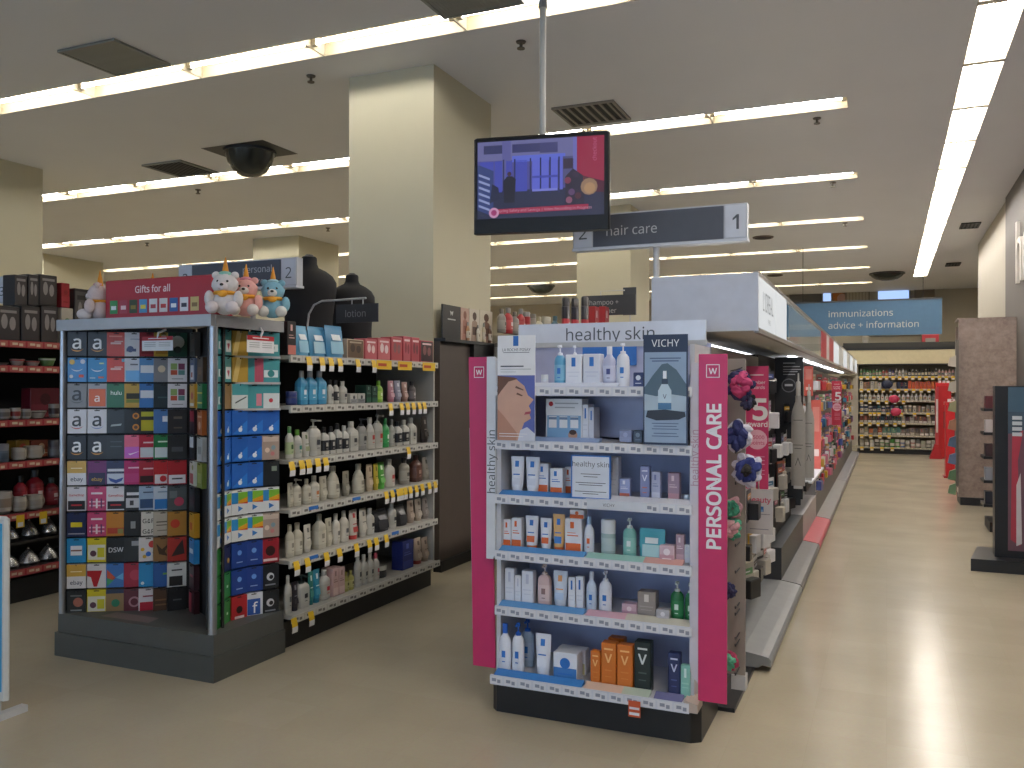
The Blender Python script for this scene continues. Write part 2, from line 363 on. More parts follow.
# ================================================================== generic product meshes
_pm={}
def prod_parts(kind,w,h,d,cols,style=0):
    w=round(w,3);h=round(h,3);d=round(d,3)
    key=(kind,w,h,d,cols,style)
    if key in _pm: return _pm[key]
    c0,c1,c2,c3=[M(c,.35) for c in cols]; out=[]; r=w/2; sy=d/w
    if kind=='box':
        out.append(('carton',MB().cbox(-r,r,0,d,0,h,c0,min(.003,w*.06)).mesh('carton'),(0,0,0)))
        b=MB(); y=-.0008
        if style==0: b.rect(-r*.9,r*.9,0.03*h,.30*h,c2,y).rect(-r*.35,r*.1,.72*h,.9*h,c3,y-.0003).rect(-r*.7,r*.6,.5*h,.53*h,c3,y).rect(-r*.7,r*.3,.58*h,.6*h,c3,y)
        elif style==1: b.rect(-r*.96,r*.96,.02*h,.45*h,c2,y).disc(0,.62*h,min(r*.5,h*.2),c3,y-.0003).rect(-r*.6,r*.6,.2*h,.25*h,c3,y-.0003)
        elif style==2: b.rect(-r*.25,r*.25,.62*h,.9*h,c3,y).rect(-r*.75,r*.75,.42*h,.46*h,c2,y).rect(-r*.6,r*.6,.3*h,.33*h,c2,y).rect(-r*.75,r*.75,.06*h,.1*h,c2,y)
        elif style==3:
            b.text('V',0,.66*h,min(w*1.0,h*.32),c3,y-.0003,bold=.02); b.rect(-r*.6,r*.6,.84*h,.88*h,c3,y); b.rect(-r*.5,r*.5,.36*h,.39*h,c2,y); b.rect(-r*.45,r*.45,.22*h,.24*h,c2,y)
        elif style==4: b.rect(-r*.92,r*.92,.05*h,.95*h,c2,y).disc(-r*.35,.55*h,r*.28,c3,y-.0004,12,h*.22).disc(r*.35,.5*h,r*.28,c3,y-.0004,12,h*.2).rect(-r*.7,r*.7,.8*h,.88*h,c1,y-.0004)
        out.append(('front_print',b.mesh('front_print'),(0,0,0)))
    elif kind in('bottle','pump','can'):
        nh = {'bottle':.80,'pump':.74,'can':.80}[kind]; sq=.5 if style in(1,3) else 0
        if kind=='can': pf=[(r*.94,0),(r,.01*h),(r,nh*h-.01*h),(r*.9,nh*h)]
        elif style==2: pf=[(r*.9,0),(r,.03*h),(r*.96,.35*h),(r*.8,.6*h),(r*.5,.74*h),(r*.3,nh*h)]
        else: pf=[(r*.92,0),(r,.03*h),(r,.60*h),(r*.9,.68*h),(r*.55,.75*h),(r*.38,nh*h)]
        out.append(('body',MB().lathe(pf,c0,12,1,sy,(0,d/2,0),sq=sq).mesh('body',True),(0,0,0)))
        if style==2: lp=[(r*1.012,.12*h),(r*.985,.34*h),(r*.86,.54*h)]
        else: lp=[(r*1.012,.14*h),(r*1.012,.52*h)]
        out.append(('label_wrap',MB().lathe(lp,c2,12,1,sy,(0,d/2,0),sq=sq).mesh('label_wrap',True),(0,0,0)))
        b=MB(); y=-.0018-(.0 if not sq else .0)
        b.rect(-r*.3,r*.3,.30*h,.44*h,c3,y+d/2-d/2*1.02)
        b.rect(-r*.25,r*.25,.2*h,.22*h,c3,y)
        out.append(('emblem',b.mesh('emblem'),(0,0,0)))
        if kind=='bottle': cp=[(r*.42,nh*h),(r*.42,.99*h),(r*.36,h)]
        elif kind=='can': cp=[(r*.95,nh*h),(r*.95,.97*h),(r*.8,h)]
        else: cp=[(r*.42,nh*h),(r*.42,.81*h),(r*.12,.82*h),(r*.12,.93*h),(r*.32,.935*h),(r*.3,h)]
        bb=MB().lathe(cp,c1,10,1,max(sy,.8) if kind!='can' else sy,(0,d/2,0))
        if kind=='pump': bb.box(-r*.14,r*.14,d/2-r*1.0,d/2,.945*h,.985*h,c1)
        out.append(('pump_head' if kind=='pump' else 'cap',bb.mesh('cap',True),(0,0,0)))
    elif kind=='tube':
        ch=.14*h; n=14
        out.append(('cap',MB().lathe([(r*.72,0),(r*.75,ch)],c1,n,1,.8,(0,d/2,0)).mesh('cap',True),(0,0,0)))
        vs=[];fs=[]
        def ring(z,a,bb): return [(a*math.cos(2*math.pi*i/n),d/2+bb*math.sin(2*math.pi*i/n),z) for i in range(n)]
        prof=[(ch,r*.78,r*.62),(.2*h,r*.84,r*.62),(.55*h,r*.92,r*.42),(.9*h,r,r*.1),(h,r,.002)]
        for z,a,bb in prof: vs+=ring(z,a,bb)
        for k in range(len(prof)-1):
            for i in range(n): j=(i+1)%n; fs.append((k*n+i,k*n+j,(k+1)*n+j,(k+1)*n+i))
        fs.append(tuple(range(n-1,-1,-1))); q=(len(prof)-1)*n; fs.append(tuple(range(q,q+n)))
        out.append(('body',MB().raw(vs,fs,c0).mesh('body',True),(0,0,0)))
        b=MB(); lv=[]
        def fr(z0,z1,xa,mt,off):
            f=lambda z: r*.62+(r*.1-r*.62)*max(0,min(1,(z/h-.2)/.7))
            b.raw([(-xa,d/2-f(z0)-off,z0),(xa,d/2-f(z0)-off,z0),(xa,d/2-f(z1)-off,z1),(-xa,d/2-f(z1)-off,z1)],[(0,1,2,3)],mt)
        fr(.24*h,.42*h,r*.6,c2,.002); fr(.72*h,.88*h,r*.28,c3,.002); fr(.5*h,.53*h,r*.5,c3,.002)
        out.append(('front_print',b.mesh('front_print'),(0,0,0)))
    elif kind=='jar':
        out.append(('body',MB().lathe([(r*.94,0),(r,.05*h),(r,.6*h),(r*.95,.64*h)],c0,14,1,sy,(0,d/2,0)).mesh('body',True),(0,0,0)))
        out.append(('lid',MB().lathe([(r*.98,.62*h),(r*1.0,.66*h),(r*1.0,.96*h),(r*.92,h)],c1,14,1,sy,(0,d/2,0)).mesh('lid',True),(0,0,0)))
        out.append(('label_wrap',MB().lathe([(r*1.012,.15*h),(r*1.012,.5*h)],c2,14,1,sy,(0,d/2,0)).mesh('label_wrap',True),(0,0,0)))
    elif kind=='pouch':
        n=10; vs=[];fs=[]
        prof=[(0,.9,1.0),(.15,.96,.95),(.5,1,.75),(.85,1,.25),(.9,1,.03),(1,.99,.02)]
        for z,a,bb in prof:
            for i in range(n):
                t=2*math.pi*(i+.5)/n; cx,sx_=math.cos(t),math.sin(t)
                vs.append((r*a*math.copysign(abs(cx)**.5,cx),d/2+d/2*bb*math.copysign(abs(sx_)**.6,sx_),z*h))
        for k in range(len(prof)-1):
            for i in range(n): j=(i+1)%n; fs.append((k*n+i,k*n+j,(k+1)*n+j,(k+1)*n+i))
        fs.append(tuple(range(n-1,-1,-1))); q=(len(prof)-1)*n; fs.append(tuple(range(q,q+n)))
        out.append(('bag',MB().raw(vs,fs,c0).mesh('bag',True),(0,0,0)))
        b=MB().raw([(-r*.7,-.004,.12*h),(r*.7,-.004,.12*h),(r*.7,d*.12-.004,.5*h),(-r*.7,d*.12-.004,.5*h)],[(0,1,2,3)],c2).raw([(-r*.5,d*.13-.006,.54*h),(r*.5,d*.13-.006,.54*h),(r*.5,d*.32-.006,.72*h),(-r*.5,d*.32-.006,.72*h)],[(0,1,2,3)],c3)
        out.append(('front_print',b.mesh('front_print'),(0,0,0)))
    elif kind=='mug':
        out.append(('cup',MB().lathe([(r*.7,0),(r*.95,.1*h),(r,.6*h),(r,h),(r*.92,h),(r*.9,.15*h)],c0,16,1,1,(0,r,0)).mesh('cup',True),(0,0,0)))
        pts=[(r*.9+math.sin(t)*r*.55,r,h*.5+math.cos(t)*h*.32) for t in [math.pi*i/8 for i in range(9)]]
        out.append(('handle',MB().tube(pts,r*.11,c0,6).mesh('handle',True),(0,0,0)))
        out.append(('print_band',MB().lathe([(r*1.01,.3*h),(r*1.012,.7*h)],c2,16,1,1,(0,r,0)).mesh('print_band',True),(0,0,0)))
    elif kind=='dome':
        out.append(('tray',MB().lathe([(r*.9,0),(r*1.02,.1*h),(r*1.02,.16*h)],c1,14,1,1,(0,r,0)).mesh('tray',True),(0,0,0)))
        out.append(('dome',MB().lathe([(r,.16*h),(r*.85,.42*h),(r*.5,.7*h),(r*.22,.85*h),(r*.1,.9*h),(r*.12,h)],M(cols[0],.25,.85),14,1,1,(0,r,0)).mesh('dome',True),(0,0,0)))
    elif kind=='dish':
        out.append(('bowl',MB().lathe([(r*.5,0),(r*.7,.1*h),(r,.9*h),(r,h),(r*.9,h),(r*.6,.2*h)],c0,16,1,.8,(0,r,0)).mesh('bowl',True),(0,0,0)))
        out.append(('rim_band',MB().lathe([(r*.98,.74*h),(r*1.015,.92*h)],c2,16,1,.8,(0,r,0)).mesh('rim_band',True),(0,0,0)))
    elif kind=='hangpack':                                   # small carded pack hanging from a hook
        out.append(('backing_card',MB().box(-r,r,0,.004,0,h,c0).mesh('backing_card'),(0,0,0)))
        out.append(('blister',MB().cbox(-r*.75,r*.75,-d,0,.08*h,.6*h,c1,min(.004,d*.3)).mesh('blister'),(0,0,0)))
        out.append(('front_print',MB().rect(-r*.85,r*.85,.68*h,.86*h,c2,-.0008).rect(-r*.5,r*.5,.74*h,.78*h,c3,-.0012).mesh('front_print'),(0,0,0)))
    _pm[key]=out; return out
NAMES={'box':('product_box','box'),'bottle':('lotion_bottle','bottle'),'pump':('pump_bottle','bottle'),'can':('spray_can','can'),'tube':('cream_tube','tube'),'jar':('cream_jar','jar'),'pouch':('product_pouch','pouch'),'mug':('mug','mug'),'dome':('domed_package','package'),'dish':('dish','dish'),'hangpack':('carded_pack','pack')}
def prod(kind,label,group,loc,rz,w,h,d,cols,style=0,name=None,cat=None):
    nm,ct=NAMES[kind]
    t=thing(name or nm,label,cat or ct,loc,rz,group)
    for n,me,l in prod_parts(kind,w,h,d,cols,style): link(n,me,t,l)
    return t

# ================================================================== gondola builder (local: x along the front, y into depth, front faces -y)
def gondola(name,label,cat,loc,rz,W,D,H,shelves,kick,bodyM,railM,backM,labM=None,nlab=18,kickM=None,sides=(True,True),deckz=None,side_h=None,rail_h=.034,lab2=None):
    kickM=kickM or BLACK
    t=thing(name,label,cat,loc,rz)
    MB().box(0,W,.05,D,0,kick,kickM).build('kick_base',t)
    MB().box(0,W,D-.03,D,kick,H,backM).build('back_panel',t)
    for i,sx in enumerate((0,W-.02)):
        if sides[i]: MB().box(sx,sx+.02,.02,D,kick,side_h or H,bodyM).build('side_panel',t)
    out=[]
    lw=W/nlab
    lm=MB().rect(lw*.06,lw*.94,-rail_h*.42,rail_h*.42,labM,0).rect(lw*.2,lw*.5,-rail_h*.15,rail_h*.2,lab2 or DKGREY,-.0005).rect(lw*.58,lw*.8,-rail_h*.3,rail_h*.1,lab2 or DKGREY,-.0005).mesh('price_label') if labM else None
    for (z,y0) in shelves:
        s=MB().box(.021,W-.021,y0,D-.03,z-.022,z,bodyM).build('shelf',t)
        MB().box(.005,W-.005,y0-.012,y0,z-rail_h,z+.002,railM).build('price_rail',s)
        if lm:
            for i in range(nlab): link('price_label',lm,s,(i*lw,y0-.0128,z-rail_h/2+.001))
        out.append(s)
    return t,out
def tagmesh(top,bot,w=.05,h=.082):
    b=MB(); n=5
    for i in range(n):                                   # curled strip
        a=i/n; c=(i+1)/n
        y0=-.012*math.sin(a*2.2)-.002; y1=-.012*math.sin(c*2.2)-.002
        b.raw([(-w/2,y0,-a*h),(w/2,y0,-a*h),(w/2,y1,-c*h),(-w/2,y1,-c*h)],[(0,3,2,1)],top if i<3 else bot)
    return b.mesh('shelf_tag')
YTAG=tagmesh(YEL,PAPER)

# ================================================================== HEALTHY SKIN ENDCAP
EX,EY,EW=-1.66,3.64,.915
SH=[(1.497,.0),(1.25,.0),(1.0,0),(.742,0),(.488,0),(.185,-.05)]
LAV=M('a9b0d0',.6)
ec,esh=gondola('skin_care_endcap','white skin care endcap shelf unit with pink side wings, black kick base','shelf unit',(EX,EY,0),0,EW,.40,1.70,SH,.135,M('c9cbd2',.5),M('d4d6de',.4),LAV,PAPER,13,side_h=1.68,rail_h=.04,lab2=M('8f93a0',.5))
# black rounded kick skirt
b=MB(); pts=[(-.02,.03),(.01,0),(EW-.01,0),(EW+.03,.03),(EW+.03,.42),(-.02,.42)]
b.prism(pts,0,.145,BLACK,'z'); b.build('kick_skirt',ec)
# strips of coloured insert lying on the shelf fronts
for k,segs in enumerate([[(0.14,.58,'cfd6e4')],[(.05,.5,'8ea5cf')],[(0.02,.43,'3d7cc0'),(.44,.9,'d6d8e2')],[(.02,.43,'4f92cf'),(.44,.7,'9cc9c0'),(.7,.87,'d9a59c')],[(.02,.43,'5b95cc'),(.44,.62,'d3a9b8'),(.62,.9,'c9c6b8')],[(.02,.44,'3a7cc2'),(.45,.62,'d3b7a4'),(.62,.74,'b5c4b4'),(.76,.88,'6b6d96')]]):
    z,y0=SH[k]
    for a,c,h in segs: MB().prism([(y0-.008,z+.0025),(y0+.04,z+.0025),(y0+.04,z+.019),(y0+.037,z+.019)],a,c,M(h,.4),'x').build('shelf_strip',esh[k])
MB().box(.45,.72,-.016,-.0132,SH[2][0]-.034,SH[2][0],M('cfd3da',.4)).text('VICHY',.55,SH[2][0]-.017,.022,TXT,-.0165).build('brand_strip',esh[2])
hd=MB().box(-.04,.895,.365,.385,1.715,1.808,M('d5d9e2',.12)).text('healthy skin',.435,1.755,.094,TXT,.364).build('header_board',ec)
MB().box(.0,.90,.36,.386,1.69,1.715,LTGREY).build('header_rail',ec)
MB().box(.30,.57,.362,.364,1.60,1.70,BLUE).build('blue_backer',ec)
def wlogo(b,x,z,s,y):
    f=s*.12
    b.rect(x-s,x+s,z+s-f,z+s,WHITE,y).rect(x-s,x+s,z-s,z-s+f,WHITE,y).rect(x-s,x-s+f,z-s,z+s,WHITE,y).rect(x+s-f,x+s,z-s,z+s,WHITE,y)
    b.text('W',x,z,s*1.5,WHITE,y-.0004,bold=.015)
lw=MB().prism([(-.155,1.636),(-.127,.185),(-.012,.185),(-.045,1.636)],.032,.042,PINK); wlogo(lw,-.10,1.565,.026,.0315)
lw.build('wing_panel',ec)
b=MB(); b.prism([(-.045,.70),(-.012,.70),(0,.72),(0,1.62),(-.012,1.636),(-.045,1.636)],.0,.03,M('d5d8de',.35)); b.text('healthy skin',-.022,1.15,.062,TXT,-.0008,rot=R_(90)); b.build('wing_return',ec)
b=MB().prism([(-.156,1.30),(-.137,.35),(-.131,.35),(-.150,1.30)],.044,.052,M('b9bcc4',.4)); b.build('wing_edge_strip',ec)
rw_=MB().box(.936,1.054,.0,.010,.185,1.636,PINK); wlogo(rw_,.995,1.565,.028,-.0005); rw_.text('PERSONAL CARE',.997,1.125,.092,WHITE,-.0008,rot=R_(90),bold=.03)
rw_.build('wing_panel',ec)
b=MB().prism([(.90,.30),(.934,.25),(.934,1.60),(.90,1.60)],.008,.03,M('cfc9d2',.35)); b.text('healthy skin',.917,1.2,.05,M('b58f9f',.5),.0075,rot=R_(90)); b.build('wing_return',ec)
b=MB().prism([(.89,.15),(.945,.15),(.945,.185),(.89,.20)],-.06,.05,M('b9a99c',.5)); b.build('corner_bracket',ec)
# posters
yp=EY-.022
def poster(name,label,u0,u1,v0,v1):
    a=onY(u0,v1,yp); c=onY(u1,v0,yp); return a.x,c.x,a.z,c.z
x0,x1,z0,z1=poster('','',497.5,535,335,441); z0=1.253
t=thing('poster_board','tall white and blue poster of a face in profile, left of endcap','poster',(x0,yp,z0)); W_=x1-x0;H_=z1-z0
MB().box(0,W_,0,.006,0,H_,WHITE).build('board',t)
b=MB(); y=-.0006
b.rect(.0,W_,0,H_*.62,M('5560a8',.4),y)
b.rect(W_*.42,W_*.56,H_*.9,H_*.995,BLUE,y); b.text('LA ROCHE-POSAY',W_*.5,H_*.865,.021,TXT,y,sx=.95)
b.rect(W_*.15,W_*.85,H_*.835,H_*.84,TXT,y); b.rect(W_*.08,W_*.7,H_*.70,H_*.712,TXT,y); b.rect(W_*.08,W_*.9,H_*.675,H_*.682,LTGREY,y); b.rect(W_*.08,W_*.5,H_*.65,H_*.655,LTGREY,y)
sk=M('c9a08c',.5); sk2=M('b3846f',.5); hr=M('6a4a3c',.6)
b.flat([(0,H_*.0),(W_*.55,0),(W_*.72,H_*.17),(W_*.9,H_*.21),(W_*.86,H_*.26),(W_*.9,H_*.29),(W_*.84,H_*.33),(W_*.97,H_*.39),(W_*.82,H_*.43),(W_*.72,H_*.52),(W_*.45,H_*.6),(0,H_*.615)],sk,y-.0004)
b.flat([(0,H_*.615),(W_*.45,H_*.6),(W_*.55,H_*.585),(W_*.3,H_*.56),(W_*.12,H_*.48),(0,H_*.42)],hr,y-.0008)
b.flat([(W_*.48,H_*.50),(W_*.7,H_*.475),(W_*.7,H_*.485),(W_*.5,H_*.52)],hr,y-.0008); b.flat([(W_*.5,H_*.44),(W_*.66,H_*.42),(W_*.68,H_*.43),(W_*.54,H_*.455)],hr,y-.0008)
b.flat([(W_*.72,H_*.245),(W_*.88,H_*.255),(W_*.9,H_*.28),(W_*.75,H_*.272)],M('a8505a',.5),y-.0008)
b.flat([(0,H_*.30),(W_*.2,H_*.22),(W_*.55,H_*.06),(W_*.5,0),(0,0)],sk2,y-.0008); b.flat([(W_*.55,0),(W_,0),(W_,H_*.07),(W_*.8,H_*.13),(W_*.62,H_*.1)],M('cfd3e2',.5),y-.0009)
b.rect(W_*.05,W_*.8,H_*.06,H_*.066,WHITE,y-.0012); b.rect(W_*.05,W_*.7,H_*.035,H_*.041,WHITE,y-.0012)
b.build('print',t)
x0,x1,z0,z1=poster('','',643.4,688,334,447); z0=1.253
t=thing('poster_board','blue-grey VICHY poster with serum bottle before a mountain, right of endcap','poster',(x0,yp-.004,z0)); W_=x1-x0;H_=z1-z0
MB().box(0,W_,0,.006,0,H_,M('23304c',.4)).build('board',t)
b=MB(); b.rect(W_*.03,W_*.97,H_*.02,H_*.84,M('8ea3bd',.35),y); b.text('VICHY',W_*.5,H_*.925,.048,WHITE,y)
b.rect(W_*.15,W_*.85,H_*.78,H_*.79,M('46597a',.4),y-.0003); b.rect(W_*.2,W_*.8,H_*.755,H_*.765,M('46597a',.4),y-.0003)
b.flat([(W_*.03,H_*.42),(W_*.97,H_*.42),(W_*.97,H_*.55),(W_*.75,H_*.68),(W_*.55,H_*.74),(W_*.42,H_*.73),(W_*.2,H_*.62),(W_*.03,H_*.52)],M('4d6474',.4),y-.0003)
b.flat([(W_*.03,H_*.31),(W_*.97,H_*.31),(W_*.97,H_*.44),(W_*.6,H_*.46),(W_*.3,H_*.44),(W_*.03,H_*.46)],M('a9bccb',.4),y-.0006)
b.flat([(W_*.06,H_*.25),(W_*.3,H_*.22),(W_*.8,H_*.23),(W_*.96,H_*.26),(W_*.94,H_*.3),(W_*.5,H_*.32),(W_*.1,H_*.31)],M('262c38',.4),y-.0008)
b.rect(W_*.34,W_*.64,H_*.32,H_*.49,M('bcd0dc',.3),y-.0012); b.rect(W_*.34,W_*.64,H_*.32,H_*.38,M('3e6f96',.3),y-.0014); b.flat([(W_*.34,H_*.49),(W_*.64,H_*.49),(W_*.56,H_*.55),(W_*.42,H_*.55)],M('bcd0dc',.3),y-.0012); b.rect(W_*.42,W_*.56,H_*.55,H_*.6,M('2b3a4c',.3),y-.0012); b.rect(W_*.45,W_*.53,H_*.6,H_*.67,M('e4e8ee',.3),y-.0012); b.text('V',W_*.49,H_*.44,.03,NAVY,y-.0016)
for i,q in enumerate((.19,.165,.14,.1,.075)): b.rect(W_*(.2+.04*(i%2)),W_*(.8-.04*(i%2)),H_*q,H_*(q+.007),M('46597a',.4),y-.0003)
b.build('print',t)
# framed counter sign on third shelf
ys=EY+.0; a=onY(571,500.5,ys); c=onY(610.5,456,ys)
t=thing('counter_sign','white healthy skin counter sign with blue border on the third shelf','sign',(a.x,ys,1.003)); W_=c.x-a.x;H_=c.z-1.003
MB().box(0,W_,0,.012,0,H_,BLUE).build('frame',t)
b=MB().rect(.006,W_-.006,.006,H_-.006,M('d3d9e4',.3),-.0006).text('healthy skin',W_/2,H_*.8,.036,TXT,-.001)
for q,xx in ((.56,.25),(.5,.32),(.36,.12),(.31,.2),(.16,.1),(.11,.3)): b.rect(W_*xx,W_*(1-xx),H_*q,H_*(q+.015),TXT,-.001)
b.build('print',t)
# tag hanging at the bottom rail
b=MB().box(0,.052,0,.002,-.068,0,M('c9562c',.5)).rect(.004,.048,-.06,-.048,WHITE,-.0005).rect(.004,.048,-.036,-.026,PAPER,-.0005); b.build('sale_tag',esh[5],(.655,-.07,.168))

W1,W2,W3='e4e6ee','d6d9e4','c8cbdc'; LB='2f74c4'; OR='d8652c'
def erow(k,items,name,dy=.05,grp='skin care products on the endcap'):
    z,y0=SH[k]; n=0
    for (kind,u0,u1,vt,cols,st,desc,*ex) in items:
        ex=ex[0] if ex else {}
        yy=EY+y0+dy+ex.get('dy',0); a=onY(u0,400,yy).x; c=onY(u1,400,yy).x
        zb=ex.get('zb',z+.003); h=onY((u0+u1)/2,vt,yy).z-zb
        w_=(c-a)*.97; d=ex.get('d',min(w_*.75,.06) if kind=='box' else w_*.62)
        prod(kind,'%s, %s from left on %s of endcap'%(desc,ordw(n),name),grp,((a+c)/2,yy,zb),0,w_,max(h,.02),d,cols,st)
        n+=1
c5=lambda px:460+px/3.49
v5=lambda py:310+py/3.49
c6=lambda px:460+px/3.071
v6=lambda py:500+py/3.071
erow(0,[('jar',c5(280),c5(305),v5(225),('c9d3dc','d5dade',W2,LB),0,'small clear jar'),
 ('pump',c5(325),c5(365),v5(122),('5b9fc4',W1,'7db4d0',LB),0,'turquoise pump bottle'),
 ('pump',c5(383),c5(412),v5(122),(W2,W1,W2,LB),0,'white pump bottle behind box',{'dy':.09}),
 ('box',c5(367),c5(425),v5(155),(W1,W1,W2,LB),2,'white carton with blue square'),
 ('box',c5(428),c5(490),v5(153),(W2,W1,W3,LB),2,'greyish white carton'),
 ('bottle',c5(495),c5(540),v5(127),('b9bcd6',W1,'c9cbe0','4a4f8a'),0,'lavender bottle with wide white cap'),
 ('pump',c5(542),c5(588),v5(115),(W1,W1,W1,LB),0,'white pump bottle with blue square'),
 ('box',c5(604),c5(640),v5(218),('2a3566','2a3566','39467a',W1),1,'small navy carton')],'top shelf',.04)
# second shelf
z=SH[1][0]+.003; yy=EY+.08; a=onY(546,430,yy).x; c=onY(582,430,yy).x; H_=onY(560,399,yy).z-z
t=thing('gift_set_box','white boxed skin care set with three jars and a face, second shelf','box',(a,yy,z)); W_=c-a
MB().box(0,W_,0,.09,0,H_,WHITE).build('carton',t)
b=MB().rect(W_*.03,W_*.97,0,H_*.6,M('7fa9cf',.4),y).disc(W_*.14,H_*.88,.011,RED,y).rect(W_*.25,W_*.9,H_*.88,H_*.91,LTGREY,y).rect(W_*.25,W_*.8,H_*.78,H_*.81,LTGREY,y)
for i in range(3): b.rect(W_*(.08+.3*i),W_*(.3+.3*i),H_*.3,H_*.58,WHITE,y-.0004); b.rect(W_*(.08+.3*i),W_*(.3+.3*i),H_*.5,H_*.56,M('6f86a6',.4),y-.0007)
b.disc(W_*.75,H_*.13,.022,M('b98f7a',.5),y-.0006); b.disc(W_*.75,H_*.2,.018,M('4c352c',.6),y-.0009,10,.012); b.build('front_print',t)
erow(1,[('box',c5(427),c5(448),v5(330),(W1,W1,W2,LB),2,'white slim carton',{'d':.09}),('box',c5(449),c5(467),v5(340),(W2,W1,W2,LB),2,'pale slim carton',{'d':.09}),
 ('box',c5(555),c5(600),v5(420),('8f97b8','8f97b8','9aa2c2','aab1cf'),1,'low grey lavender carton'),('box',c5(605),c5(637),v5(420),('4e5a68','4e5a68','5c6878','8fa0b0'),1,'small slate grey carton')],'second shelf',.08)
MB().box(.385,.83,.30,.305,1.26,1.47,M('b7bddd',.25)).build('backer_card',esh[1])
erow(2,[('tube',c5(172),c5(220),v5(512),(W1,W1,W2,LB),0,'white tube'),('tube',c5(224),c5(274),v5(514),(W1,W1,W2,LB),0,'white tube'),
 ('box',c5(268),c5(309),v5(535),(W1,W1,OR,LB),0,'white and orange carton',{'dy':.03}),('box',c5(314),c5(359),v5(553),(W1,W1,OR,LB),0,'shorter white and orange carton'),
 ('box',c5(365),c5(392),v5(548),(W1,W1,OR,OR),0,'slim white orange carton',{'dy':.06}),('box',c5(500),c5(554),v5(512),(W1,W1,W2,W3),2,'tall white carton behind the sign',{'dy':.05}),
 ('box',c5(555),c5(595),v5(588),('9aa5cf','9aa5cf','c46a50','e0e2ee'),0,'short lavender carton'),('box',c5(628),c5(662),v5(545),('8088b4','8088b4','c46a50','e0e2ee'),3,'tall lavender carton'),
 ('box',c5(668),c5(700),v5(565),('aab0cc','aab0cc','c9cde0','6f78a6'),0,'slim pale lavender carton'),('box',c5(725),c5(767),v5(568),('9a8296','9a8296','b58a96','d8c4cc'),0,'mauve carton'),
 ('jar',c5(780),c5(800),v5(645),('a9bcd0','c9d3dc',W2,LB),0,'tiny clear jar')],'third shelf')
OB=('e3e3e8',OR,OR,LB)
erow(3,[('box',c6(133),c6(157),v6(60),('e3e3e8',OR,OR,OR),0,'orange and white carton'),('box',c6(158),c6(190),v6(55),('e3e3e8',OR,OR,OR),0,'orange and white carton'),
 ('tube',c6(197),c6(238),v6(50),('e3e3e8',OR,OR,LB),0,'white tube with orange cap'),('tube',c6(243),c6(280),v6(57),('e3e3e8','e3e3e8',OR,LB),0,'white and orange tube'),
 ('tube',c6(282),c6(320),v6(45),('e0b070',OR,'3f7cc0',LB),0,'orange blue sun cream tube'),('box',c6(322),c6(375),v6(57),('e3e3e8',OR,OR,OR),0,'wide orange white carton'),
 ('box',c6(337),c6(382),v6(30),('e3e3e8',OR,OR,OR),1,'orange carton stacked on top',{'zb':onY(c6(350),v6(57),EY+.05).z,'dy':.005}),
 ('bottle',c6(380),c6(410),v6(52),('dfe3ec','a9c4de',W2,OR),0,'white spray bottle with orange patch'),('jar',c6(430),c6(475),v6(62),('9fb4b4','dfe3e6','b4c4c4','6f8080'),0,'grey green tall jar'),
 ('pump',c6(498),c6(540),v6(58),('7fb9b0','dfe6e6','90c4ba','dfe6e6'),0,'aqua pump bottle'),('pouch',c6(548),c6(630),v6(90),('4aa4b4','4aa4b4','a9d0d4','e4ecec'),0,'teal wipes pouch',{'d':.04}),
 ('box',c6(612),c6(660),v6(140),('d0b4bc','d0b4bc','c99aa4','f0e4e6'),1,'small pink carton',{'dy':-.02}),('box',c6(663),c6(690),v6(107),('a98f9c','a98f9c','c4a4b0','e0d4d8'),0,'tall mauve carton'),
 ('box',c6(690),c6(707),v6(138),('d6dade','d6dade',W2,W3),0,'small white carton')],'fourth shelf')
erow(4,[('box',c6(138),c6(168),v6(210),(W1,W1,W2,W3),2,'tall white carton'),('box',c6(170),c6(188),v6(232),(W1,W1,W2,W3),2,'slim white carton'),('box',c6(190),c6(226),v6(218),(W1,W1,W2,W3),2,'tall white carton'),
 ('pump',c6(237),c6(278),v6(200),('d3b4b0','d8c4c0','dcc4c0','8f6f6c'),1,'pale pink pump bottle'),('tube',c6(283),c6(328),v6(220),('d3dae6','d3dae6','b9cce4','e8a060'),0,'white blue tube'),
 ('box',c6(333),c6(355),v6(237),(W1,W1,W2,LB),2,'slim white carton with blue square'),('box',c6(357),c6(380),v6(235),(W1,W1,W2,LB),2,'slim white carton with blue square'),
 ('bottle',c6(387),c6(418),v6(222),('d0dcec',W1,'c4d4e8',LB),0,'pale blue bottle'),('pump',c6(425),c6(465),v6(220),(W1,W1,W1,LB),0,'white pump bottle with blue square'),
 ('box',c6(497),c6(545),v6(320),('c9aab8','c9aab8','b58fa0','e6d6dc'),1,'low pink carton'),('box',c6(545),c6(603),v6(282),('938a86','938a86','a89f9a','d6cfca'),2,'taupe carton'),
 ('box',c6(603),c6(645),v6(337),('b4b0b4','b4b0b4','c4c0c4','e0dce0'),1,'low grey carton',{'dy':-.02}),('pump',c6(645),c6(687),v6(253),('1f6b3c','d6dcd8','2b7a48','cfe0d4'),0,'green pump bottle'),
 ('pump',c6(690),c6(722),v6(257),('1f6b3c','d6dcd8','2b7a48','cfe0d4'),0,'green pump bottle at the edge')],'fifth shelf')
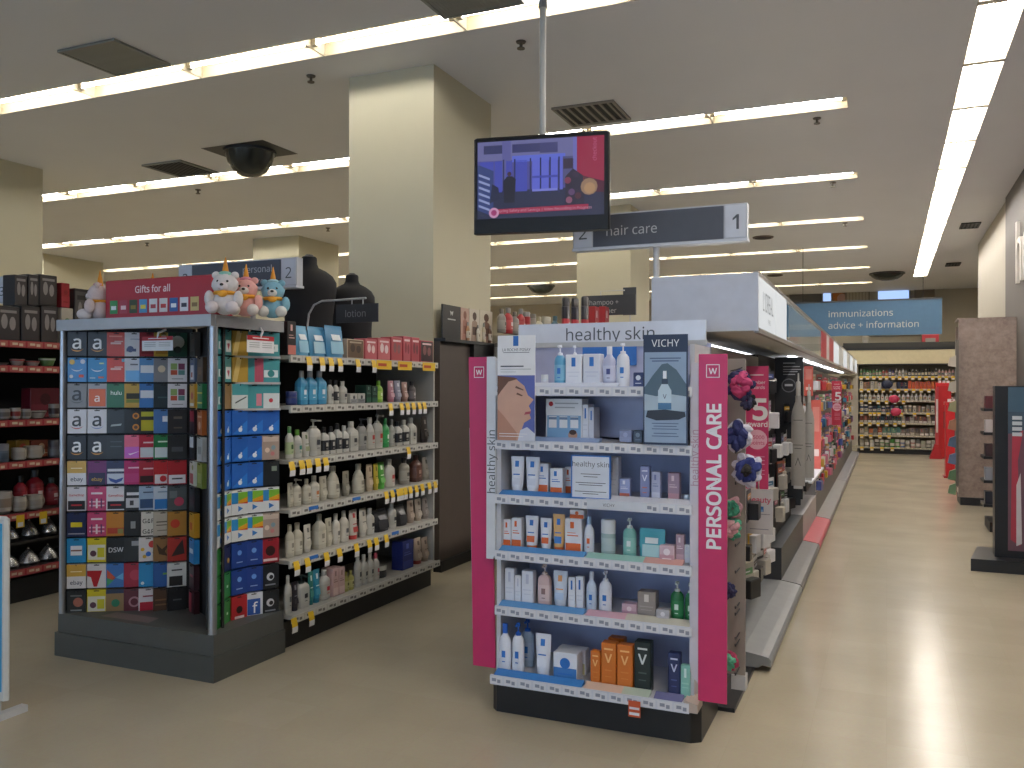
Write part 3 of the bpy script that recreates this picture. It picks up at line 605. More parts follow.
erow(5,[('bottle',c6(117),c6(155),v6(382),(W1,'1f5fc0',W1,LB),0,'white bottle with bright blue cap'),('pump',c6(158),c6(195),v6(380),(W1,'1f5fc0',W1,LB),0,'white pump bottle with blue pump'),
 ('pump',c6(184),c6(225),v6(370),('9fb4cc','1f5fc0','a9bcd4',LB),0,'pale blue bottle standing behind',{'dy':.1}),('tube',c6(228),c6(277),v6(415),(W1,W1,W1,LB),0,'large white tube'),
 ('box',c6(287),c6(362),v6(470),(W1,W1,'3f7cc0',LB),1,'white and blue jar carton',{'d':.08}),('box',c6(300),c6(388),v6(457),(W1,W1,'c9c49c',LB),1,'white and blue jar carton behind',{'dy':.10,'d':.06}),
 ('box',c6(402),c6(432),v6(465),('d0742c','d0742c','d8843c','f0c080'),3,'short orange carton'),('box',c6(434),c6(481),v6(440),('d0742c','d0742c','d8843c','f0c080'),3,'tall orange carton'),
 ('box',c6(483),c6(532),v6(447),('d0742c','d0742c','d8843c','f0c080'),3,'tall orange carton'),('box',c6(455),c6(505),v6(425),('c86c28','c86c28','d8843c','f0c080'),3,'orange carton standing behind',{'dy':.09}),
 ('box',c6(536),c6(588),v6(436),('1e2a28','1e2a28','4a5a54','d6dcd8'),3,'black green carton with white V'),('box',c6(640),c6(678),v6(470),('26305c','26305c','4a5a8c','c9d0e6'),3,'navy carton with white V'),
 ('box',c6(679),c6(708),v6(508),('86c0b4','86c0b4','9ccfc4','d8ece6'),2,'mint carton')],'bottom shelf')

# ================================================================== GIFT CARD TOWER
GM=M('4c4e4b',.5); GM2=M('535552',.5)
TX0,TX1,TY0,TY1=-4.235,-3.105,3.40,3.965
tw=thing('gift_card_tower','grey gift card display tower with silver posts and full card rows','display stand',(0,0,0))
MB().box(TX0,TX1,TY0,TY1,0,.13,GM).build('base_plinth',tw)
MB().box(TX0+.012,TX1-.012,TY0+.012,TY1,.13,.235,GM2).build('base_step',tw)
MB().raw([(-3.95,3.455,.2365),(-3.6,3.455,.2365),(-3.62,3.55,.2365),(-3.93,3.55,.2365)],[(0,1,2,3)],M('7d6f6b',.5)).build('base_decal',tw)
FR=[(-4.18,3.43),(-3.998,3.545),(-3.833,3.642),(-3.605,3.745),(-3.20,3.50)]   # curved front line of the cards
SD=[(-3.175,3.50),(-3.235,3.66),(-3.20,3.81),(-3.13,3.935)]
PB=M('1d1e21',.6)
def wall_line(pts,off,z0,z1,name):
    for (a,c) in zip(pts[:-1],pts[1:]):
        a=Vector((a[0],a[1],0)); c=Vector((c[0],c[1],0)); d=(c-a).normalized(); n=Vector((d.y,-d.x,0))
        o=a-n*off; p=c-n*off; o2=a-n*(off+.012); p2=c-n*(off+.012)
        MB().raw([(o.x,o.y,z0),(p.x,p.y,z0),(p.x,p.y,z1),(o.x,o.y,z1),(o2.x,o2.y,z0),(p2.x,p2.y,z0),(p2.x,p2.y,z1),(o2.x,o2.y,z1)],[(0,1,2,3),(7,6,5,4),(0,4,5,1),(3,2,6,7),(1,5,6,2),(0,3,7,4)],PB).build(name,tw)
wall_line(FR,.045,.235,1.82,'card_panel'); wall_line(SD,.045,.235,1.82,'card_panel')
MB().box(TX0+.01,-3.62,3.80,3.815,.235,1.82,PB).build('rear_panel',tw)
MB().box(TX0,TX0+.015,3.44,3.95,.235,1.82,GM).build('left_panel',tw)
for x,y,r in ((-4.195,3.415,.017),(-3.145,3.435,.022)):
    MB().lathe([(r,.235),(r,1.80)],STEEL,12,c=(x,y,0)).build('post',tw,smooth=True)
SV=M('a3a4a6',.35,.3)
MB().box(TX0+.01,TX1-.02,TY0-.005,TY0+.025,1.80,1.86,SV).build('top_rail',tw)
MB().box(TX1-.045,TX1-.015,TY0+.025,TY1,1.80,1.86,SV).build('top_rail',tw)
MB().box(TX0-.02,TX1-.045,TY0+.025,TY1,1.835,1.858,M('77787a',.5)).build('top_board',tw)
# ---- cards.  spec: body colour + list of shapes in a unit square (x -0.5..0.5, z 0..1)
CW,CH=.100,.134
def card_mesh(spec,th):
    bg,sh=spec; b=MB(); b.box(-CW/2,CW/2,0,th,0,CH,M(bg,.35)); 
    body=b.mesh('carrier'); p=MB(); y=-.0006
    p.rect(-.014,.014,CH*.925,CH*.965,M('15161a',.6),y)
    for i,s_ in enumerate(sh):
        yy=y-.0002*(i+1); k=s_[0]; c=M(s_[1],.35)
        if k=='b': p.rect(s_[2]*CW,s_[3]*CW,s_[4]*CH,s_[5]*CH,c,yy)
        elif k=='t': p.text(s_[2],s_[3]*CW,s_[4]*CH,s_[5],c,yy,bold=.012)
        elif k=='d': p.disc(s_[2]*CW,s_[3]*CH,s_[4]*CW,c,yy,14)
        elif k=='s':                                        # smile
            n=8; pts=[]
            for j in range(n+1): a=R_(205+130*j/n); pts.append((s_[2]*CW+s_[4]*CW*math.cos(a), s_[3]*CH+s_[4]*CW*.8*math.sin(a)+.018))
            for j in range(n,-1,-1): a=R_(205+130*j/n); pts.append((s_[2]*CW+s_[4]*CW*math.cos(a), s_[3]*CH+s_[4]*CW*.8*math.sin(a)+.018+.005*math.sin(math.pi*j/n)+.001))
            for j in range(n): p.flat([pts[j],pts[j+1],pts[2*n-j],pts[2*n+1-j]],c,yy)
        elif k=='p': p.flat([(a*CW,e*CH) for a,e in s_[2]],c,yy)
    return body,p.mesh('front_print')
def A(bg,fg,ar): return (bg,[('t',fg,'a',0,.60,.118),('s',ar,0,.26,.36)])
def bar(bg,c,z0=.08,z1=.4,*more): return (bg,[('b',c,-.44,.44,z0,z1)]+list(more))
tx=lambda t,c,z=.6,s=.024: ('t',c,t,0,z,s)
BK='1a1c21'; GW='d9d9df'
GREEN='1f6b46'; TEAL='4b9aa0'
plaid=('c24a78',[('b','e8c4d4',-.4,.4,.18,.24),('b','e8c4d4',-.4,.4,.34,.4),('b','6a3a6a',-.3,-.22,.1,.5),('b','6a3a6a',.2,.28,.1,.5),('b','f0e4ea',-.05,.05,.1,.5),('b','f4e6ee',-.3,.3,.68,.76)])
multi=('dcdce2',[('b','8fae6a',-.36,-.02,.52,.78),('b','7a3a5a',.04,.38,.52,.78),('b','c2553a',-.36,-.02,.3,.5),('b','5a8a8a',.04,.38,.3,.5),('b','8a8a92',-.3,.3,.12,.15)])
ebay=('dedee2',[('b','c9a24a',-.5,.5,.5,1),tx('ebay','2a3a5a',.25,.034),('b','efe2b8',-.3,.3,.68,.72)])
FRONT=[
 [A(BK,'eeeeee','e09a3a'),A(BK,'eeeeee','e09a3a'),('cf3f2c',[('b','e88a74',-.38,.3,.8,.86),('b','f0c4b8',-.3,.25,.5,.58),('b','f0c4b8',-.1,.35,.6,.64)]),('dcdce0',[('d','3a4a7a',-.2,.3,.18),('b','3a4a7a',-.4,.1,.2,.32),('b','9aa0b0',-.2,.3,.7,.74)]),('9c2a34',[('b','7a1f28',-.4,.4,.1,.3)]),('c9a23a',[('d','e8e0d0',0,.78,.16),('b','a87a2a',-.4,.4,.1,.5)]),('1f4a38',[('d','c9d0cc',.0,.6,.36),('d','1a2a24',0,.28,.2)]),('4a4642',[('b','6a645e',-.3,.3,.2,.7)])],
 [('4a90cf',[('s','d6e4f0',0,.5,.34),('d','d8b85a',-.26,.82,.15),('d','cfd6e4',.3,.84,.13),('b','c24a3a',.1,.36,.18,.3),('d','dfe4ea',-.3,.22,.1)]),('2f8ac6',[('s','e4eef4',0,.5,.36),('b','c9d8a0',.1,.35,.74,.8),('b','d86a4a',.05,.35,.15,.22),('b','bcd8e8',-.4,-.1,.14,.18)]),('cf3f2c',[('b','6ab0d0',.28,.48,.84,.97),('b','f0c4b8',-.3,.25,.5,.58),('b','f0c4b8',-.1,.35,.6,.64)]),bar('d3d6de','6fb4e8',.02,.48,('b','6a6e7a',-.2,.2,.7,.76)),bar('5a96d0','dfe8f2',.38,.7),('83878f',[('d','d8cbb4',-.1,.55,.2)]),multi,('5a6a84',[('b','dcdce4',-.34,.34,.1,.8),('b','2f4f8a',-.34,.34,.7,.8),('b','b04a3a',-.2,.1,.2,.4)]),('4a3a2a',[('b','6a5440',-.3,.3,.3,.6)])],
 [A('86888c','1a1c22','5a5c62'),('a8aab0',[('b','d0602e',-.44,.44,.05,.78),('t','f4e4da','a',0,.42,.07)]),('1f6b46',[tx('hulu','e4f0e8',.62,.034)]),('c4a24a',[('b','2a2a1a',-.4,.4,.36,.6),('b','7a8a3a',-.4,.4,.2,.34)]),bar('3a78bc','dfe6f0',.4,.72),('22333c',[('b','3a5a5c',-.3,.3,.4,.46)]),multi,('c99a34',[('d','b03a2a',0,.5,.22),('b','dcd8d0',-.4,.4,.08,.2)]),('2a7a48',[('b','d6c84a',-.5,.5,.6,.66),('b','d6c84a',-.5,.5,.2,.26)])],
 [A('dadae0','20242c','c25a5a'),A('dadae0','20242c','8a9ac2'),('1e2426',[('p','9aa4a4',[(-.3,.28),(.25,.32),(.3,.4),(-.25,.36)])]),('202528',[('d','d0862a',.1,.72,.18),('d','d0862a',.1,.25,.18),('d','5a3f2a',.1,.72,.1),('d','5a3f2a',.1,.25,.1)]),('23282c',[('b','b4b83a',-.4,.4,.7,.9),('b','b8b02a',-.4,.4,.1,.55)]),('4a78b4',[('b','e6ecf4',-.05,.3,.48,.72)]),('26262a',[('b','6a6258',-.2,.25,.6,.7),('b','5a5248',-.2,.25,.2,.26)]),('2a1a20',[('b','a0283a',-.45,.45,.5,.95)]),('b4622e',[('b','e0b49a',-.4,.4,.7,.78),('d','e0b49a',0,.38,.22)])],
 [A('15171c','eeeeee','e09a3a'),A('15171c','eeeeee','e09a3a'),('1c2226',[('b','4a5458',-.3,.3,.7,.74),('b','4a5458',-.3,.3,.5,.54)]),('e06a8a',[('b','c86ad0',-.48,.48,.04,.5),('p','f4e4f4',[(-.3,.22),(-.2,.15),(.35,.33),(-.15,.22)])]),bar('b82840','c9d0da',.06,.48,('b','f0d8dc',-.28,.28,0.650,0.710)),bar('1f7a48','c9d6da',.06,.48,('b','d8ecdc',-.28,.28,0.690,0.750)),('22262a',[('b','4a4e54',-.3,.3,.3,.5)]),('1f2226',[('b','d6d6da',-.4,.3,.5,.95)]),('b4b4b0',[('b','8a8a86',-.3,.3,.3,.6)])],
 [ebay,bar('6f2a6a','241f48',.0,.5,tx('ebay','c9a23a',.24,.03)),('242f58',[('b','d6dae4',-.44,.44,.55,.66),('b','c4ccdc',-.46,.46,.04,.46),('p','2a4a9a',[(-.4,.3),(0,.2),(.4,.3),(.3,.15),(0,.05),(-.3,.15)])]),bar('b0246a','b83a7a',.1,.46,('b','e8c4d6',-.28,.28,0.670,0.730)),bar('a8283c','2a1218',.08,.36,('b','e8c8cc',-.28,.28,0.630,0.690)),bar('b4242e','d6d2d4',.04,.42,('d','b4242e',0,.24,.18)),bar('a8242e','dcdce0',.04,.4,('b','3a3a42',-.28,.28,0.210,0.270)),('cfd3c4',[('b','a8282e',-.4,.3,.08,.5),('d','7a9a3a',.2,.75,.15)]),('7a8a3a',[('b','9aa85a',-.3,.3,.2,.6)])],
 [bar('d6d6dc','1c1e24',.05,.42,('b','c2303a',-.28,.28,0.210,0.270),tx('GameStop','c2303a',.66,.019)),plaid,bar('d6d6dc','1c1e24',.05,.38,('b','c2303a',-.28,.28,0.190,0.250),tx('GameStop','c2303a',.62,.019)),('1c1e22',[('b','d6d6da',-.36,.36,.62,.74),('b','c2c2c6',-.4,.4,.1,.5),('b','3a3a3e',-.2,0,.2,.4)]),bar('9ab0c8','2a4a72',.08,.46,('b','4a5a72',-.28,.28,0.710,0.770)),bar('c4d0dc','2a78bc',.04,.46,('b','8aa0b4',-.28,.28,0.730,0.790)),('4a5458',[('d','b4405a',.1,.35,.26),('b','6a7478',-.4,.0,.5,.8)]),('22262a',[('b','34383c',-.3,.3,.2,.8)])],
 [bar('1c2a52','a0a4b0',.1,.15,('b','d8c82a',-.3,.3,.4,.6)),plaid,bar('c0802e','b0402e',.1,.34,('b','8a8a4a',.1,.4,.1,.3)),('15171a',[('b','8a8c8e',-.15,.1,.3,.6),('d','d6d6d8',.34,.86,.06)]),('d3d0c8',[('b','1e1e20',-.5,-.38,0,1),tx('GAP','3a3836',.62,.038),tx('GAP','3a3836',.18,.038)]),('b9b2a4',[('b','5a544a',-.35,.35,.55,.6),('b','5a544a',-.35,.2,.42,.46),('b','7a7468',-.3,.3,.2,.24)]),('a87a34',[('d','b83a2a',-.1,.5,.25)]),('c9962a',[('b','b8402a',-.3,.1,.3,.6)])],
 [('2a8cc4',[('b','e6e8ec',-.3,.3,.3,.7),('b','8a5a4a',-.28,.28,0.470,0.530)]),('d3c32e',[('b','dcdccf',-.46,.46,.1,.72),('d','5a3a4a',-.18,.36,.17),('b','c9c42e',.04,.42,.2,.6)]),('1c2226',[tx('DSW','c9ccd0',.5,.042)]),('23282c',[('b','9a9ea4',-.1,.45,.65,.85)]),('d6d6d8',[('d','c23a3a',.2,.7,.2),('d','2a6ac2',0,.3,.14),('d','c9a22a',-.3,.5,.1),('d','4a9a5a',.3,.35,.08),('d','c9a22a',-.2,.2,.1)]),('8a6a44',[('p','3a2a1e',[(-.35,.75),(-.05,.5),(.35,.75),(.1,.4),(.25,.2),(-.2,.3)])]),('a8302a',[('p','2a1a1a',[(-.3,.2),(.4,.3),(.3,.9),(0,.6)])]),('2a86c4',[('b','d6e4ec',-.4,.3,.4,.6)])],
 [ebay,('d6d4d6',[('p','b0242e',[(-.5,.72),(.3,.72),(.02,.05),(-.15,.05),(-.3,.45),(-.5,.5)])]),('3a70b4',[('p','c2553a',[(-.45,.75),(.0,.4),(-.45,.1)]),('p','3a9a6a',[(-.45,.4),(-.1,.3),(-.45,.05)]),('p','6ab4e0',[(0,.4),(.4,.6),(.4,.3)])]),('9a1f38',[('d','b43a50',.1,.5,.3)]),('2a8cc4',[('d','e6ecf0',-.3,.16,.09)]),('2a5a9c',[('b','6aa44a',.0,.3,.5,.58)]),('d0d0cc',[('b','1c1c1e',-.4,.3,.04,.45),('b','3a3a3c',-.28,.28,0.670,0.730)]),('3a1f26',[('b','a83a4a',-.3,.3,.5,.6)])],
 [('22282a',[('d','a86a5a',.1,.5,.26),('b','8a9494',-.3,.3,.14,.2),('b','6a7474',-.3,.3,.74,.8)]),('d3c32e',[('b','dcdccf',-.46,.46,.1,.72),('d','5a3a4a',-.18,.36,.17),('b','c9c42e',.04,.42,.2,.6)]),('8f7550',[('b','2a3a5a',-.5,.5,.82,1),('d','2a7a5a',0,.42,.22)]),('5a1f2c',[('d','a87a84',.05,.45,.3),('d','5a1f2c',.05,.45,.2)]),bar('d6d2d6','b0243a',.08,.44,('b','8a3a44',-.28,.28,0.650,0.710)),('4a3426',[('b','7a5a40',-.4,.4,.5,.56),('b','7a5a40',-.4,.4,.3,.36)]),('15171a',[('b','5a5c5e',-.2,.25,.5,.56)]),('3a1a1e',[('b','b44a54',-.4,.0,.1,.9)])]]
apple=('2a62b8',[('p','2f7ad0',[(-.48,.05),(.48,.05),(.48,.6)]),('d','e6ecf4',.02,.22,.13),('d','e6ecf4',.08,.34,.05)])
play=('d8dcde',[('b','2f86c4',-.5,-.1,.45,.9),('p','7ab43a',[(-.1,.9),(.5,.9),(.5,.7),(-.1,.55)]),('p','e0a22a',[(-.1,.55),(.5,.7),(.5,.5),(-.1,.45)]),('p','d0482a',[(-.1,.45),(.5,.5),(.5,.42)]),('p','3a7ac2',[(-.1,.12),(.2,.24),(-.1,.36)])])
th=(TEAL,[('b','e4ecec',-.3,.36,.12,.6),('p','b03a54',[(.03,.2),(.2,.42),(.1,.5),(.03,.44),(-.04,.5),(-.14,.42)])])
gold=('b9973f',[('p','d8c07a',[(-.5,.0),(-.2,.0),(.1,1),(-.2,1)])])
tt=(TEAL,[('b','dfeaea',-.4,.4,.2,.5),('d','3a8a8a',0,.36,.2)])
xg=('2a7a38',[('b','d6e8d6',-.1,.1,.4,.5)])
steam=('1b1f24',[('d','c9ccd0',0,.5,.22),('d','1b1f24',.05,.48,.12),('b','8a8e94',-.3,.3,.14,.2)])
blu=('22408c',[('d','6a9ae0',.0,.6,.14),('b','9ab4e0',-.2,.2,.2,.24)])
patt=('a8968a',[('d','d8c4b4',-.2,.4,.14),('d','7a9aa8',.15,.5,.13),('d','c27a7a',.1,.25,.12),('b','c9b8aa',-.45,.45,.75,.95)])
SIDE=[[tt,th,gold,tt,tt],[tt,th,gold,('b8556a',[('b',TEAL,-.5,.0,0,1)]),tt],[tt,('8a6a3a',[]),('d4dede',[('b',TEAL,-.5,.5,.55,1),('p','3a4a4a',[(-.3,.2),(.4,.45),(.4,.5),(-.3,.26)])]),(TEAL,[('b','d88a9a',.1,.4,.1,.6)]),('dce4e4',[('b',TEAL,-.5,.5,.62,1),('d','c23a4a',0,.32,.12)])],
 [apple]*5,[apple]*4+[patt],[apple]*4+[('23292e',[('b','8a9a8a',.05,.35,.6,.8)])],[play]*5,[play]*4+[patt],[xg,('1f2a52',[('d','c99a3a',.1,.4,.14)]),blu,blu,('8f1f2c',[('d','2a1418',0,.5,.28),('b','d6c4c4',-.4,.4,.08,.18)])],[xg,xg,blu,blu,steam],[xg,xg,('a8282e',[('d','2a1a1a',0,.45,.2),('b','e4d8d8',-.3,.3,.1,.2)]),('d6dae2',[('b','2f5aa8',-.36,.36,.1,.75),('t','f0f2f6','f',0.05,.4,.09)]),steam]]
def along(pts,s):
    for a,c in zip(pts[:-1],pts[1:]):
        a=Vector((a[0],a[1],0)); c=Vector((c[0],c[1],0)); L_=(c-a).length
        if s<=L_: d=(c-a)/L_; return a+d*s, math.atan2(d.y,d.x)
        s-=L_
    return c,math.atan2(d.y,d.x)
CN={0:'black',1:'white',2:'red'}
def cname(h):
    r,g,b_=[int(h[i:i+2],16) for i in (0,2,4)]; mx,mn=max(r,g,b_),min(r,g,b_)
    if mx<70: return 'black'
    if mx-mn<28: return 'white' if mx>190 else 'grey'
    if r==mx: return 'orange' if g>.55*r and b_<.5*r and g<.72*r else ('yellow' if g>=.72*r else ('pink' if b_>.6*r else 'red'))
    if g==mx: return 'teal' if b_>.75*g else 'green'
    return 'purple' if r>.75*b_ else ('sky blue' if g>.55*b_ and b_>150 else 'blue')
_cm={}
hook=MB().tube([(0,.05,0),(0,-.004,0),(0,-.008,.006)],.0022,BLACK,5).mesh('hook')
def s_for_u(pts,u):
    best=(1e9,0)
    for k in range(0,400):
        s_=k*.0028; p,a=along(pts,s_); d=p-CAM; w_=d.dot(cF); uu=512+FPX*d.dot(cR)/w_
        if abs(uu-u)<best[0]: best=(abs(uu-u),s_)
    return best[1]
def put_cards(rows,pts,nc,side):
    L_=sum(math.dist(a,c) for a,c in zip(pts[:-1],pts[1:]))
    for r,row in enumerate(rows):
        n=len(row)
        for i,spec in enumerate(row):
            s=L_*(i+.5)/n if side=='side' else (FS[i] if i<7 else FS[6]+.13+.15*(i-7)); extra=R_([0,0,4,8,20,24,24,0,0][i]) if side=='front' else 0
            p,a=along(pts,min(s,L_-.03))
            key=repr(spec); 
            if key not in _cm: _cm[key]=card_mesh(spec,.03)
            z=1.662-.1438*r
            d=cname(spec[0])
            has=[q[2] for q in spec[1] if q[0]=='t']
            mk=' lettered %s'%has[0] if has else ''
            t=thing('gift_card','%s gift card%s, row %s from top, %s from left on tower %s'%(d,mk,['one','two','three','four','five','six','seven','eight','nine','ten','eleven'][r],ordw(i),'right side' if side=='side' else 'front'),'gift card',(p.x,p.y,z),a+extra+random.uniform(-.03,.03),'gift cards on the tower')
            link('carrier',_cm[key][0],t); link('front_print',_cm[key][1],t); link('peg_hook',hook,t,(0,0,CH*.945))
FS=[s_for_u(FR,u) for u in (76,96.5,115.5,133,148,162.5,176.5)]
put_cards(FRONT,FR,9,'front'); put_cards(SIDE,SD,5,'side')
# shelf ledges behind every side row (white price ledge) and dark hooks bars in front
for r in range(3):
    p,a=along(SD,.36); MB().box(-.15,.11,-.02,.0,0,.012,LTGREY).build('price_ledge',tw,(p.x,p.y,1.65-.1438*r),a)
# clipped red and white notices
def notice(u0,u1,v0,v1,Y,X,label,rz):
    if X is None: a=onY(u0,v1,Y); c=onY(u1,v0,Y); w_=c.x-a.x
    else: a=onX(u0,v1,X); c=onX(u1,v0,X); w_=c.y-a.y
    h_=c.z-a.z
    t=thing('notice_card',label,'sign',(a.x,a.y,a.z),rz)
    MB().box(0,w_,0,.002,0,h_,WHITE).build('card',t)
    b=MB().rect(0,w_,h_*.72,h_,RED,-.0006).rect(w_*.2,w_*.8,h_*.83,h_*.89,WHITE,-.001)
    for q in (.55,.42,.3): b.rect(w_*.08,w_*.45,h_*q,h_*(q+.05),LTGREY,-.001).rect(w_*.55,w_*.92,h_*q,h_*(q+.05),LTGREY,-.001)
    b.build('print',t)
    MB().tube([(w_*.5,.004,h_*.9),(w_*.55,-.004,h_*1.25),(w_*.65,.03,h_*1.5)],.006,WHITE,6).build('clip_arm',t)
notice(142,173,336,351,3.58,None,'red and white notice clipped over the front gift cards',0)
notice(247,274,337,352,None,-3.09,'red and white notice clipped over the side gift cards',R_(90))
# header box
a=onY(105,316,3.50); c=onY(212,281,3.50)
t=thing('header_box','red Gifts for all header box on top of the card tower','sign',(a.x,3.50,1.862)); W_=c.x-a.x; H_=.215
MB().cbox(0,W_,0,.16,0,H_,M('a81f30',.4),.006).build('box',t)
b=MB().text('Gifts for all',W_*.46,H_*.74,.058,M('e8d4d6',.4),-.0008,bold=.015)
for i,h in enumerate(('2f8a4a','a83a4a','3a4a2a','4a90c0','d6d6d8','d6d0d0','2a5a9c','dcdce0','c9b070')):
    x=W_*(.05+.095*i); b.rect(x,x+W_*.075,H_*.14,H_*.48,M(h,.4),-.0008); b.rect(x+.01,x+W_*.075-.01,H_*.24,H_*.34,M(['e4ecec','e4c4c8','8a7a2a','d6c84a','b0404a','b83a3a','e4ecf4','3a3a4a','8a6a3a'][i],.4),-.0012)
b.build('print',t)
# plush unicorn bears
def bear(label,loc,rz,s,fur,fur2,scarf):
    t=thing('plush_unicorn_bear',label,'plush toy',loc,rz,None); F1=M(fur,.9,0,.12,60); F2=M(fur2,.9,0,.12,60); OG=M('d8902a',.6); EYE=M('15110f',.3)
    MB().ball((0,0,.068*s),.076*s,.064*s,.07*s,F1,lump=.05).build('body',t,smooth=True)
    MB().ball((0,-.012*s,.168*s),.074*s,.064*s,.062*s,F1,lump=.05).build('head',t,smooth=True)
    MB().ball((0,-.068*s,.153*s),.03*s,.02*s,.024*s,F2).build('muzzle',t,smooth=True)
    MB().ball((0,-.088*s,.161*s),.011*s,.007*s,.008*s,EYE,8,6).build('nose',t,smooth=True)
    for sx in (-1,1):
        MB().ball((sx*.052*s,0,.222*s),.024*s,.014*s,.022*s,F1,10,7).build('ear',t,smooth=True)
        MB().ball((sx*.026*s,-.066*s,.181*s),.008*s,.006*s,.008*s,EYE,8,6).build('eye',t,smooth=True)
        MB().ball((sx*.08*s,-.035*s,.085*s),.028*s,.034*s,.048*s,F1,10,7).build('arm',t,smooth=True)
        MB().ball((sx*.055*s,-.075*s,.035*s),.036*s,.05*s,.036*s,F2,12,8).build('foot',t,smooth=True)
    MB().lathe([(.022*s,.222*s),(.014*s,.27*s),(.002*s,.325*s)],OG,10).build('horn',t,smooth=True)
    MB().ball((0,-.01*s,.23*s),.036*s,.03*s,.016*s,M(scarf,.8),10,6,lump=.1).build('mane_tuft',t,smooth=True)
    b=MB().lathe([(.056*s,.108*s),(.066*s,.12*s),(.056*s,.13*s)],M('e0a030',.7),14,c=(0,-.01*s,0)); b.build('scarf',t,smooth=True)
    MB().ball((0,-.072*s,.112*s),.028*s,.014*s,.02*s,M('e0a030',.7),8,6).build('bow',t,smooth=True)
zt=1.862
def bx(u,Y): return onY(u,300,Y).x
bear('white plush unicorn bear with teal tuft beside the red header',(bx(224,3.46),3.47,zt),R_(28),.90,'d6d2d2','d8cfd2','8fc4b4')
bear('pink plush unicorn bear between the white and the blue one',(bx(246,3.60),3.60,zt),R_(30),.84,'e0a8a0','d8cfc8','d08a9a')
bear('light blue plush unicorn bear at tower corner',(bx(273,3.74),3.74,zt),R_(35),.84,'7fb0c4','d8d8d4','9ac4cc')
bear('pale pink plush bear half hidden left of the red header',(bx(97,3.50),3.52,zt),R_(-60),.86,'cfc0c0','d8d0d0','d0a0a0')
bear('plush bear behind the red header, only its tuft showing',(bx(150,3.78),3.80,zt),R_(20),.90,'d0b0a0','d8d0d0','c05a5a')

# ================================================================== LOTION GONDOLA (faces +X)
LX,LY0,LW=-3.10,3.98,1.76
LS=[(1.672,0),(1.385,.0),(1.075,0),(.795,0),(.505,0),(.195,-.02)]
lg,lsh=gondola('lotion_gondola','dark backed lotion shelf unit with six shelves and yellow sale tags','shelf unit',(LX,LY0,0),R_(90),LW,.55,1.655,LS,.15,M('a9a7a0',.5),M('b9b7b0',.45),M('1f2022',.7),M('c4c3bc',.5),16,sides=(False,True),side_h=1.66,rail_h=.04,lab2=M('6f6d68',.5))
def utoy(u,X=LX): return onX(u,400,X).y-LY0
# yellow curled sale tags on the rails, pixel positions read off the photo
tagu=[[(306,),(319,),(328,),(337,),(355,),(371,)],[(388,),(399,),(405,),(411,),(417,),(422,)],[(406,)],[(384,),(390,),(396,),(399,),(403,),(408,),(414,),(420,),(427,),(433,)],[(294,),(305,),(324,),(337,),(354,),(367,),(374,),(384,)],[(289,),(306,)]]
tagu[2]+=[(289,),(299,),(306,),(315,),(323,)]
for k,us in enumerate(tagu):
    if k==2: us=[(406,)]; 
    for (u,) in us: link('sale_tag',YTAG,lsh[k],(utoy(u),LS[k][1]-.014,LS[k][0]-.004))
for u in (289,299,306,315,323): link('sale_tag',YTAG,lsh[2],(utoy(u),-.014,LS[2][0]-.004))
wide=MB().box(-.095,.095,0,.001,-.06,0,YEL).rect(-.075,.03,-.04,-.02,M('b84a2a',.5),-.0006).mesh('wide_sale_label')
for u in (382,403,427): link('wide_sale_label',wide,lsh[0],(utoy(u),-.0165,LS[0][0]-.002))
blt=MB().box(-.045,.045,0,.001,-.02,0,BLUE).mesh('blue_label'); 
for k,us in ((3,(312,355,394)),(4,(312,394))):
    for u in us: link('blue_label',blt,lsh[k],(utoy(u),-.0145,LS[k][0]-.002))
v3=lambda py:260+py/3.84
v4=lambda py:440+py/3.84
c3=lambda px:280+px/3.84
def lrow(k,items,name):
    z,y0=LS[k]; n=0
    for (kind,p0,p1,vt,cols,st,desc,*ex) in items:
        ex=ex[0] if ex else {}
        X=LX-.05-ex.get('dx',0)-y0; a=onX(c3(p0),400,X).y; c=onX(c3(p1),400,X).y
        zb=ex.get('zb',z+.002); h=onX(c3((p0+p1)/2),vt,X).z-zb; w_=(c-a)*.97
        if kind in('bottle','pump','tube'): w_=min(w_,h*.55)
        d=ex.get('d',min(w_*.7,.09)) if kind!='box' else ex.get('d',.09)
        prod(kind,'%s, %s from left on %s of lotion unit'%(desc,ordw(n),name),'products on the lotion unit',(X,(a+c)/2,zb),R_(90),w_,max(h,.03),d,cols,st); n+=1
LWb='b9b8b0'; LWc='aeada4'; OFF='b8b4a4'
lrow(0,[('box',28,62,v3(235),('2a2426','2a2426','c4756a','d8b0a8'),0,'black and pink carton'),('pouch',66,118,v3(252),('5fa4c8','5fa4c8','8fc0d8','dfe8ec'),0,'light blue gift bag',{'d':.07}),
 ('pouch',120,185,v3(256),('4f94bc','4f94bc','a9d0e0','dfe8ec'),0,'blue gift bag',{'d':.07,'dx':.03}),('pouch',185,253,v3(252),('4a8ab4','4a8ab4','8fc0d8','dfe8ec'),0,'blue gift bag with white print',{'d':.07}),
 ('box',256,322,v3(305),('b9a894','b9a894','6a5442','4a3a2e'),4,'brown gift set box'),('box',325,373,v3(303),('b85a62','e8d0d0','b85a62','e0c4c4'),4,'pink gift set box'),('box',374,424,v3(300),('b04a54','e8d0d0','c46a70','e8d4d4'),4,'pink gift set box'),
 ('box',426,470,v3(296),('b8545c','e8d0d0','b04a50','8a5a5a'),4,'red gift set box'),('box',472,502,v3(293),('b04a54','e8d0d0','b85a62','8a3a44'),4,'red gift set box'),('box',504,536,v3(297),('b85a62','e8d0d0','a8444e','7a3a40'),4,'red gift set box'),('box',538,588,v3(310),('b04a54','e8d0d0','3a2a2c','8a5a5a'),4,'red boxed set')],'top')
